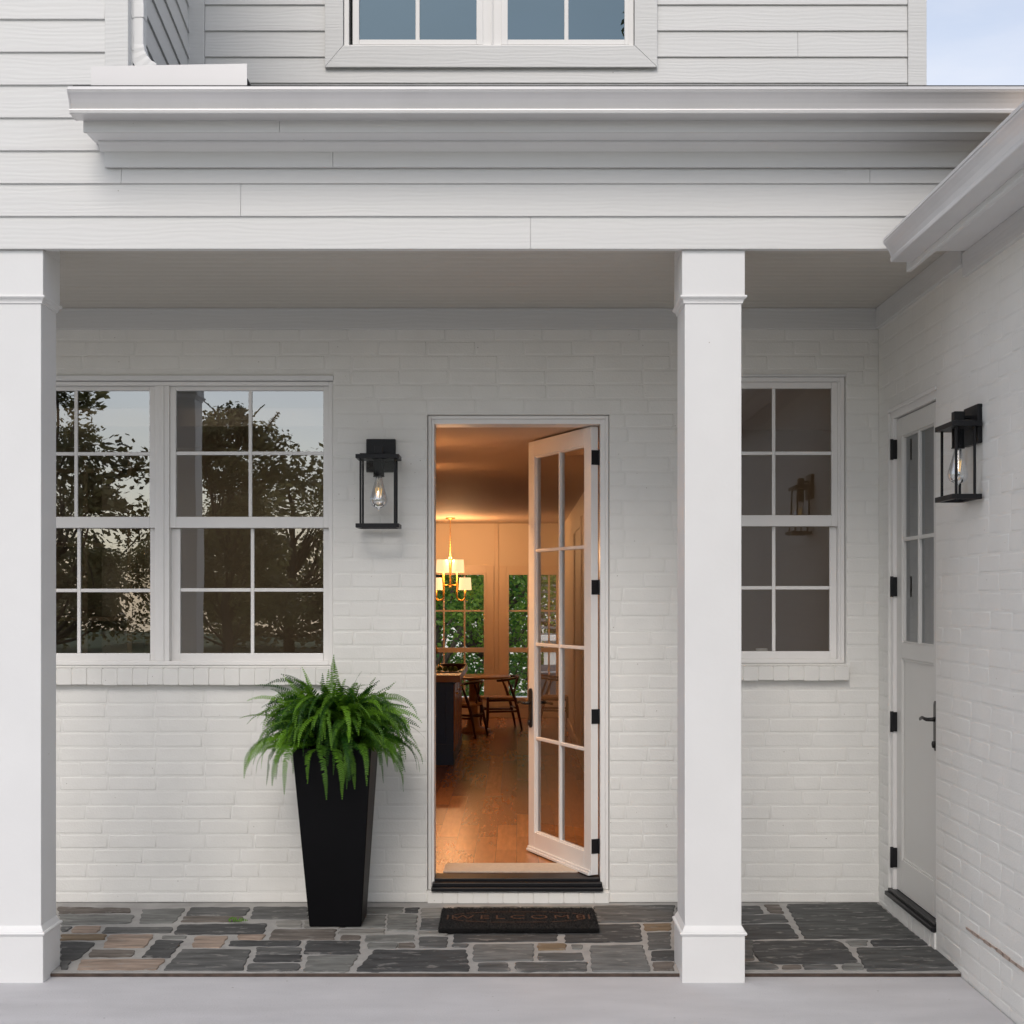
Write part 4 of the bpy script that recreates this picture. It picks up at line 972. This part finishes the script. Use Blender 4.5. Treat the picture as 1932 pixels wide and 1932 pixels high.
# ================================================================== THINGS ON THE PORCH
def lantern(label, T, W, D, H, top, bulb_s=1.0, proj=.05, plate=(.16, .18), pz=.10):
    """local frame: x along the wall, y = out of the wall (negative toward viewer), z up; T is the root matrix"""
    root = empty('wall_lantern'); root.matrix_world = T; tag(root, label, 'wall lamp', 'black wall lanterns')
    q = MB(); pw, ph = plate; zt_ = top
    q.box(-pw/2, pw/2, -.022, 0, zt_+pz-ph, zt_+pz); q.build('back_plate', BLACK, root, bevel=.004)
    y1, y0 = -proj, -proj-D
    q = MB(); q.box(-.012, .012, -proj-D/2-.0, -.02, zt_+.022, zt_+.034); q.box(-.022, .022, -proj-D/2-.022, -proj-D/2+.022, zt_+.0065, zt_+.052)
    q.tube([(0, -.022, zt_+.02), (0, -proj, zt_+.02)], .008, 8); q.build('bracket', BLACK, root, bevel=.002)
    q = MB(); q.box(-W/2, W/2, y0, y1, zt_-.022, zt_-.0005); q.box(-W/2+.02, W/2-.02, y0+.02, y1-.02, zt_, zt_+.006); q.build('roof', BLACK, root, bevel=.002)
    zb_ = zt_-H; t_ = .018
    q = MB(); ring(q, -W/2, W/2, 0, 0, 0, 0, 0) if False else None
    q.box(-W/2, W/2, y0, y0+t_, zb_, zb_+.022); q.box(-W/2, W/2, y1-t_, y1, zb_, zb_+.022); q.box(-W/2, -W/2+t_, y0+t_, y1-t_, zb_, zb_+.022); q.box(W/2-t_, W/2, y0+t_, y1-t_, zb_, zb_+.022)
    q.build('base_frame', BLACK, root, bevel=.002)
    i_ = .024; pr_ = .0052
    for sx_ in (-1, 1):
        for yy_ in (y0+i_, y1-i_):
            xx = sx_*(W/2-i_); q = MB(); q.box(xx-pr_, xx+pr_, yy_-pr_, yy_+pr_, zb_+.0222, zt_-.0222); q.build('post', BLACK, root, bevel=.0015)
    q = MB(); gx = W/2-i_; zt2, zb2_ = zt_-.0225, zb_+.0225
    for a_, b_ in (((-gx, y0+i_), (gx, y0+i_)), ((-gx, y0+i_), (-gx, y1-i_)), ((gx, y0+i_), (gx, y1-i_))):
        q.add([(a_[0], a_[1], zb2_), (b_[0], b_[1], zb2_), (b_[0], b_[1], zt2), (a_[0], a_[1], zt2)], [(0, 1, 2, 3)])
    q.build('glass_pane', GL_CLEAR, root, fix=False)
    cyy = (y0+y1)/2
    q = MB(); sr = .027*bulb_s; shh = .082*bulb_s; q.lathe([(0, 0), (sr, 0), (sr, -shh), (sr+.002, -shh), (sr+.002, -shh-.004), (sr-.006, -shh-.004), (0, -shh-.002)], (0, cyy, zt_-.0225), 24); q.build('socket', BLACK, root)
    zb3 = zt_-.0225-shh-.002
    q = MB(); k = bulb_s
    q.lathe([(.014*k, 0), (.019*k, -.02*k), (.029*k, -.055*k), (.039*k, -.09*k), (.0445*k, -.115*k), (.0435*k, -.130*k), (.036*k, -.146*k), (.022*k, -.155*k), (.008*k, -.160*k), (.003*k, -.166*k), (0, -.167*k)], (0, cyy, zb3), 28)
    bl = q.build('bulb', GL_BULB, root, fix=False)
    q = MB(); q.tube([(0, cyy, zb3), (0, cyy, zb3-.055*k)], .0035*k, 8)
    q.build('stem', GL_BULB, bl)
    q = MB()
    for sx_, sy_ in ((-1, 0), (1, 0), (0, -1), (0, 1)):
        q.tube([(sx_*.016*k, cyy+sy_*.014*k, zb3-.058*k), (sx_*.009*k, cyy+sy_*.008*k, zb3-.105*k)], .0022*k, 6)
    q.build('filament', FILAM, bl)
    return root
lx = (sx(672, -.2)+sx(753, -.2))/2; ltop = sz(856, -.23); lbot = sz(995, -.23)
lantern('black box lantern on the brick wall beside the open door', Matrix.Translation((lx, 0, 0)), .228, .17, ltop-lbot, ltop, 1.06, .055, (.158, .178))
l2y = -(6.11-7.74)*-1
T2 = Matrix.Translation((XW, 6.11+CY, 0)) @ Matrix.Rotation(R(-90), 4, 'Z')
lt2 = sz(793, -1.76); lb2 = sz(943, -1.7)
lantern('black box lantern on the side brick wall near the right edge', T2, .25, .125, lt2-lb2, lt2, .95, .012, (.19, .165), .075)

# planter
xp0, xp1 = sx(551, -.62), sx(700.5, -.62); hp = sz(1413, -.62); bp0, bp1 = sx(583.5, -.6), sx(681.5, -.6)
wt = (xp1-xp0)/2; wb_ = (bp1-bp0)/2; ctx = (xp0+xp1)/2; cbx = (bp0+bp1)/2; pcy = -.60+wb_
pcyt = -.62+wt*.98
pl_ = empty('planter', (cbx, pcy, 0)); tag(pl_, 'tall tapered square black planter standing left of the doorway', 'planter')
dxx = ctx-cbx; dyy = pcyt-pcy
def sq(h, cx_, cy_, z): return [(cx_-h, cy_-h, z), (cx_+h, cy_-h, z), (cx_+h, cy_+h, z), (cx_-h, cy_+h, z)]
q = MB(); vs = sq(wb_, 0, 0, .004)+sq(wt, dxx, dyy, hp)+sq(wt-.022, dxx, dyy, hp)+sq(wt-.035, dxx, dyy, hp-.06)
q.add(vs, [(0, 1, 2, 3)]+[(r*4+j, r*4+(j+1) % 4, r*4+4+(j+1) % 4, r*4+4+j) for r in range(3) for j in range(4)]); q.build('pot', POT, pl_, bevel=.006, seg=3)
q = MB(); q.add(sq(wt-.03, dxx, dyy, hp-.04), [(0, 1, 2, 3)]); q.build('soil', SOIL, pl_)

# fern
def frond(mb, p, az, el0, Ln, droop, wid, rng, tone):
    """arched rachis with alternating pinnae"""
    n = 24; ds = Ln/n; P = Vector(p); el = el0; pts = [P.copy()]; ta = []
    az_ = az; curl = rng.uniform(-.028, .028)
    for i in range(n):
        d = Vector((math.cos(az_)*math.cos(el), math.sin(az_)*math.cos(el), math.sin(el))); P = P+d*ds; pts.append(P.copy()); ta.append(d)
        el = max(el-droop/n*(.5+1.1*i/n), -R(84)); az_ += curl+rng.uniform(-.03, .03)
    ta.append(ta[-1])
    # rachis
    b = len(mb.v); side0 = Vector((-math.sin(az), math.cos(az), 0))
    for i, q in enumerate(pts):
        r = .0011*(1-.6*i/n); mb.v += [tuple(q-side0*r), tuple(q+side0*r)]
    for i in range(n): mb.f.append((b+2*i, b+2*i+1, b+2*i+3, b+2*i+2)); mb.mi.append(0); mb.sm.append(False); mb.tone.append(tone*.6)
    tw = rng.uniform(.45, 1.2)*rng.choice((-1, 1)) if abs(math.cos(az)) > .55 else rng.uniform(-.6, .6); m = int(Ln/.0120)
    for k in range(m):
        t = .10+.90*(k+.5)/m; fi = t*n; i = min(int(fi), n-1); q = pts[i].lerp(pts[i+1], fi-i); d = ta[i]
        side = Vector((-math.sin(az), math.cos(az), 0)); up = side.cross(d).normalized()
        if up.z < 0 and abs(el0) < 1.5: pass
        L_ = wid*min(1, .45+t*2.2)*(1-max(0, t-.35)/.65)**.75*rng.uniform(.85, 1.1)+.002
        for s in (-1, 1):
            if rng.random() < .03: continue
            sd = (side*math.cos(tw)+up*math.sin(tw)*1)*s
            dir_ = (sd+d*rng.uniform(.18, .38)-up*.0+Vector((0, 0, -rng.uniform(.05, .35)))).normalized()
            wv = d*.0042*(.5+.5*(1-t)+.25)
            nrm = up*rng.uniform(-.0015, .0015)
            a = q-wv*.8; c = q+wv*.8; mdp = q+dir_*L_*.5; tip = q+dir_*L_+d*L_*.10
            b = len(mb.v); mb.v += [tuple(a), tuple(c), tuple(mdp+wv*1.05+nrm), tuple(tip), tuple(mdp-wv*1.05+nrm)]
            mb.f.append((b, b+1, b+2, b+3, b+4)); mb.mi.append(0); mb.sm.append(False); mb.tone.append(min(1, max(0, tone+rng.uniform(-.13, .13)+.12*(t-.5))))
q = MB(); q.tone = []; rng = random.Random(21)
fcx, fcy = ctx, pcyt; fz0 = hp-.02
for i in range(640):
    az = rng.uniform(0, 2*math.pi); ring_ = rng.random()
    r = .12*math.sqrt(rng.random()); base = (fcx+r*math.cos(az+rng.uniform(-.6, .6)), fcy+r*math.sin(az+rng.uniform(-.6, .6)), fz0+rng.uniform(0, .13))
    if ring_ < .50: el, Ln, dr = rng.uniform(58, 90), rng.uniform(.18, .45), rng.uniform(20, 190)
    elif ring_ < .72: el, Ln, dr = rng.uniform(55, 80), rng.uniform(.34, .54), rng.uniform(120, 175)
    else: el, Ln, dr = rng.uniform(15, 65), rng.uniform(.34, .56), rng.uniform(60, 165)
    if math.sin(az) > .25: Ln *= .72
    Ln *= 1-.13*abs(math.cos(az))
    frond(q, base, az, R(el), Ln, R(dr), rng.uniform(.023, .036), rng, rng.choice([.0, .05, .1, .15, .25, .4, .55, .75, 1]))
# the long ones hanging over the front of the pot
for ax, ln, w_ in ((-98, .47, .032), (-128, .46, .03), (-84, .40, .034), (-70, .36, .03), (-112, .30, .03), (-60, .46, .03), (-40, .52, .032), (-20, .52, .032), (-8, .5, .03), (-150, .5, .03), (-165, .52, .03), (-172, .5, .032), (-142, .44, .03), (-30, .46, .03)):
    a_ = R(ax); rr_ = .15; frond(q, (fcx+rr_*math.cos(a_), fcy+rr_*math.sin(a_), fz0+.0), a_, R(rng.uniform(22, 40)), ln*(1.25-.45*abs(math.cos(a_))), R(rng.uniform(122, 145)), w_, rng, rng.uniform(.3, .7))
fo = q.build('fern', FERN, fix=False); tag(fo, 'bushy green Boston fern spilling over the rim of the black planter', 'fern')
# fallen frond tip
q = MB(); q.tone = []; gx_, gy_ = gnd(437, 1741); frond(q, (gx_-.03, gy_, .016), R(5), R(4), .12, R(10), .022, rng, .45)
tag(q.build('fallen_frond', FERN, fix=False), 'small green fern tip lying on the slate left of the planter', 'leaf')

# doormat
mw0, mw1 = sx(836, -.5), sx(1120, -.5); my0, my1 = -.735, -.272
dmx, dmy = (mw0+mw1)/2, (my0+my1)/2; W2, D2 = .392, .232
mat_ = empty('doormat', (dmx, dmy, .004), R(.6)); tag(mat_, 'thick black coir doormat with faded brown WELCOME lettering in front of the door', 'doormat')
q = MB(); q.box(-W2, W2, -D2, D2, 0, .024); q.build('backing', COIR, mat_, bevel=.008)
q = MB(); rng = random.Random(2)
for i in range(17000):
    x = rng.uniform(-W2, W2); y = rng.uniform(-D2, D2); h = rng.uniform(.003, .009); a_ = rng.uniform(0, 6.28); r = .0016
    dx, dy = rng.uniform(-.004, .004), rng.uniform(-.004, .004)
    if i % 5 == 0:
        y = -D2; zz = rng.uniform(.002, .024); q.add([(x-r, y, zz), (x+r, y, zz), (x+dx, y-h*.8, zz+dy)], [(0, 1, 2)]); continue
    if i % 11 == 0:
        x = rng.choice((-W2, W2)); zz = rng.uniform(.002, .024); q.add([(x, y-r, zz), (x, y+r, zz), (x+(h*.8 if x > 0 else -h*.8), y+dx, zz+dy)], [(0, 1, 2)]); continue
    q.add([(x-r*math.cos(a_), y-r*math.sin(a_), .023), (x+r*math.cos(a_), y+r*math.sin(a_), .023), (x+dx, y+dy, .023+h)], [(0, 1, 2)])
q.build('bristles', COIR, mat_, fix=False)
tcv = bpy.data.curves.new('lettering', 'FONT'); tcv.body = 'WELCOME'; tcv.size = .118; tcv.align_x = 'CENTER'; tcv.align_y = 'CENTER'; tcv.space_character = 1.32; tcv.extrude = .0012; tcv.offset = -.0015
to = bpy.data.objects.new('tmp', tcv); C.objects.link(to); bpy.context.view_layer.update()
me = bpy.data.meshes.new_from_object(to.evaluated_get(bpy.context.evaluated_depsgraph_get())); bpy.data.objects.remove(to)
me.materials.clear(); me.materials.append(COIRB)
lo = bpy.data.objects.new('lettering', me); C.objects.link(lo); lo.parent = mat_; lo.location = (0, .0, .0265)
q = MB()
oc = [(-.33, -.05), (-.33, .05), (-.27, .085), (-.15, .115), (.15, .115), (.27, .085), (.33, .05), (.33, -.05), (.27, -.085), (.15, -.115), (-.15, -.115), (-.27, -.085)]
for k in range(len(oc)):
    if k == 11: pass
    a_ = Vector(oc[k]); b_ = Vector(oc[(k+1) % len(oc)]); d_ = (b_-a_); n_ = Vector((-d_.y, d_.x)).normalized()*.004; e2 = d_.normalized()*.006
    q.add([(*(a_+n_+e2), .0282), (*(b_+n_-e2), .0282), (*(b_-n_-e2), .0282), (*(a_-n_+e2), .0282)], [(0, 1, 2, 3)])
for s in (-1, 1):
    q.add([(s*.352, -.05, .0282), (s*.360, -.05, .0282), (s*.360, .05, .0282), (s*.352, .05, .0282)], [(0, 1, 2, 3)])
q.build('border', COIRB, mat_, fix=False)

# ================================================================== BEYOND THE HOUSE
m = MB(); m.box(-5, 5, YE+.16, YE+4.2, -.3, .10); tag(m.build('patio', CONC), kind='structure')
# neighbour's house seen through the dining room window
nb = empty('neighbour_house', (2.1, 18, -1.5)); tag(nb, 'low white house with a grey shingle roof beyond the dining room window', 'house')
yn = 24+CY
def nrel(o): o.matrix_parent_inverse = Matrix.Translation((-2.1, -18, 1.5)); return o
q = MB(); nx0, nx1 = sx(1004, yn), sx(1004, yn)+8; zev = sz(1200, yn); zrt = zev+1.6
ny = yn
for k in range(12):
    z = zev+k*.12; y = ny+k*.14; rg = random.Random(k)
    x = nx0
    while x < nx1:
        wk = rg.uniform(.15, .35); q.box(x, min(x+wk-.01, nx1), y, y+.25, z, z+.03+rg.uniform(0, .02)); x += wk
nrel(q.build('roof', NSHING, nb))
q = MB(); q.box(nx0-.05, nx1, ny-.12, ny-.01, zev-.08, zev+.02); nrel(q.build('gutter', W_TRIM, nb, bevel=.01))
q = MB(); q.box(nx0+.2, nx1, ny+.12, ny+.3, -1.5, zev-.001); nrel(q.build('wall', W_TRIM, nb))
# gas grill on the patio
yg_ = 20.3+CY; gr = empty('barbecue_grill', (sx(1040, yg_), yg_, .10)); tag(gr, 'grey gas grill with a domed lid on the patio outside', 'grill')
q = MB(); q.box(-.22, .22, -.16, .16, .08, .42); q.build('cabinet', GREY, gr, bevel=.01)
q = MB(); q.prism([(-.16, .425)]+[(-.16+.32*(.5-.5*math.cos(t)), .425+.17*math.sin(t)) for t in [i*math.pi/10 for i in range(11)]], -.22, .22, 'x'); q.build('lid', GREY, gr, bevel=.006)
q = MB(); q.tube([(-.15, -.2, .5), (.15, -.2, .5)], .01, 8); q.tube([(-.15, -.15, .5), (-.15, -.2, .5)], .007, 6); q.tube([(.15, -.15, .5), (.15, -.2, .5)], .007, 6); q.build('handle', W_TRIM, gr)
q = MB(); q.box(.225, .40, -.13, .13, .38, .41); q.build('side_shelf', GREY, gr, bevel=.004)

# ---- trees
def tree(name, loc, h, r, trunk_r, nclump, nleaf, leafsize, lm, seed, label, cat='tree', base=.25, group=None, lean=0, wisp=0):
    rg = random.Random(seed); root = empty(name, loc); tag(root, label, cat, group)
    tb_ = MB(); tops = []
    n = 7; pts = [(lean*(i/n)**2+rg.uniform(-.05, .05)*i*.4, rg.uniform(-.05, .05)*i*.4, h*.8*i/n) for i in range(n+1)]
    tb_.tube(pts, [trunk_r*(1-.85*i/n) for i in range(n+1)], 10)
    cl = []
    for k in range(nclump):
        t = base+(1-base)*rg.random()**.8; a_ = rg.uniform(0, 6.283); rad = r*math.sqrt(max(.03, 1-((t-(base+.35*(1-base)))/(1-(base+.35*(1-base))*.9))**2))*rg.uniform(.35, 1)
        c = Vector((lean*t*t+rad*math.cos(a_), rad*math.sin(a_), h*t)); cl.append(c)
        if k % 2 == 0:
            s_ = Vector(pts[min(n, max(1, int(t*n*.75)))]); mdl = s_.lerp(c, .5)+Vector((0, 0, -.05*h*.3))
            tb_.tube([s_, mdl, c], [trunk_r*.28, trunk_r*.16, trunk_r*.05], 6)
    lf = MB(); lf.tone = []
    for c in cl:
        cr = r*rg.uniform(.20, .36); tn = rg.uniform(0, 1)
        for j in range(nleaf):
            u = Vector((rg.gauss(0, 1), rg.gauss(0, 1), rg.gauss(0, .7))).normalized()*cr*rg.random()**.45
            p = c+u; d = Vector((rg.uniform(-1, 1), rg.uniform(-1, 1), rg.uniform(-.7, .5))).normalized(); s_ = d.cross(Vector((rg.uniform(-1, 1), rg.uniform(-1, 1), rg.uniform(-1, 1)))).normalized()
            l = leafsize*rg.uniform(.6, 1.3); wv = s_*l*.28
            b = len(lf.v); lf.v += [tuple(p), tuple(p+d*l*.5+wv), tuple(p+d*l), tuple(p+d*l*.5-wv)]; lf.f.append((b, b+1, b+2, b+3)); lf.mi.append(0); lf.sm.append(False); lf.tone.append(min(1, max(0, tn+rg.uniform(-.3, .3))))
    for k in range(wisp):                       # long upright shoots that stick out of the crown
        c = rg.choice(cl); a_ = rg.uniform(0, 6.28); d0 = Vector((.55*math.cos(a_), .55*math.sin(a_), 1)).normalized(); Lw = rg.uniform(.7, 1.5)*r*.45
        pp = [c+d0*Lw*i/8+Vector((math.cos(a_), math.sin(a_), -.3))*.1*(i/8)**2 for i in range(9)]; tb_.tube(pp, .012, 4)
        for i in range(44):
            t = i/44; p = pp[min(8, int(t*8))].lerp(pp[min(8, int(t*8)+1)], t*8-int(t*8)); s = 1 if i % 2 else -1
            d = (Vector((-math.sin(a_), math.cos(a_), .5))*s+d0*.5+Vector((rg.uniform(-.5, .5), rg.uniform(-.5, .5), rg.uniform(-.3, .3)))).normalized(); l = leafsize*rg.uniform(.7, 1.1)*(1.1-.6*t); wv = d.cross(Vector((rg.uniform(-1, 1), 1, rg.uniform(-1, 1)))).normalized()*l*.28
            b = len(lf.v); lf.v += [tuple(p), tuple(p+d*l*.5+wv), tuple(p+d*l), tuple(p+d*l*.5-wv)]; lf.f.append((b, b+1, b+2, b+3)); lf.mi.append(0); lf.sm.append(False); lf.tone.append(rg.uniform(.3, .9))
    tb_.build('trunk', BARK, root, fix=False); lf.build('crown', lm, root, fix=False)
    return root
# behind the house, seen through the dining room windows
tree('tree', (-1.5, 17.0, -1.5), 7, 2.2, .17, 60, 420, .085, LEAF, 11, 'leafy green tree filling the left dining room window', base=.12)
tree('tree', (-.35, 19.5, -1.5), 8, 2.6, .22, 60, 420, .09, LEAF, 12, 'tree with a forked dark trunk behind the pier between the far windows', base=.16)
tree('tree', (1.2, 27, -1.5), 9, 3.6, .25, 60, 380, .11, LEAF, 13, 'broad green tree standing behind the neighbouring house', base=.08)
tree('tree', (-4.5, 24, -1.5), 9, 3.6, .25, 60, 380, .11, LEAF, 14, 'bushy tree furthest left behind the dining room window', base=.08)
tree('tree', (-2.2, 30, -1.5), 10, 4.0, .25, 70, 380, .13, LEAF, 15, 'distant tree closing the gap between the nearer green trees', base=.05)
q = MB(); q.tube([(-.05, 13.9, -1.5), (.02, 13.9, .2), (.10, 13.95, 1.0), (.02, 14, 1.9), (-.05, 14, 3.4)], [.20, .15, .14, .12, .10], 12); q.tube([(.07, 13.95, .9), (.35, 14, 1.5), (.6, 14, 2.3)], [.10, .07, .05], 10)
# in front of the house, behind the camera: they show in the window glass
tree('tree', (-5.6, -20, -.05), 5.3, 1.25, .12, 60, 300, .105, LEAFD, 31, 'slender tree across the lawn, mirrored in the left window', base=.16, wisp=22)
tree('tree', (-8.5, -18, -.05), 6.6, 1.6, .16, 50, 260, .13, LEAFD, 32, 'tree across the lawn mirrored beside the left column', base=.14, wisp=14)
tree('tree', (-3.1, -24, -.05), 3.8, 1.4, .11, 50, 260, .12, LEAFD, 33, 'low tree across the lawn at the edge of the mirrored view', base=.12, wisp=12)
tree('tree', (-13, -25, -.05), 8, 3.2, .2, 50, 260, .16, LEAFD, 34, 'wide tree far left across the lawn', base=.1)
tree('tree', (3.6, -15.5, -.05), 12.6, 2.6, .26, 60, 300, .14, LEAFD, 35, 'tall tree whose branch is mirrored in the upstairs window', base=.52, wisp=14)
tree('tree', (7.5, -27, -.05), 8.5, 3.4, .22, 50, 250, .16, LEAFD, 36, 'wide tree far right across the lawn', base=.1)
tree('tree', (-6.5, -33, -.05), 5.4, 3.4, .2, 60, 250, .17, LEAFD, 37, 'spreading tree at the back of the lawn', base=.06)
tree('tree', (.5, -34, -.05), 5.0, 3.2, .2, 60, 250, .17, LEAFD, 38, 'rounded tree at the back right of the lawn', base=.06)

def shrub(loc, h, r_, seed, label): return tree('shrub', loc, h, r_, .08, 46, 240, .16, LEAFD, seed, label, cat='shrub', base=.04)
shrub((-10.5, -37, -.05), 3.6, 3.4, 51, 'broad dark shrub at the far left end of the lawn')
shrub((-5.0, -38, -.05), 3.2, 3.4, 52, 'broad dark shrub at the end of the lawn behind the slender tree')
shrub((.5, -38, -.05), 3.4, 3.4, 53, 'broad dark shrub in the middle of the far end of the lawn')
shrub((6.2, -38, -.05), 3.5, 3.6, 54, 'broad dark shrub at the far right end of the lawn')
shrub((-15.5, -36, -.05), 4.0, 3.6, 55, 'broad dark shrub behind the wide tree on the far left')

q = MB(); q.box(-5.98, -.9, 1.32, 1.38, .31, 2.99); q.build('daylight_fill_wall', M('fill_wall_brown', (.50, .38, .25), .8), house)  # added close behind the left windows to catch daylight and lift their dark panes
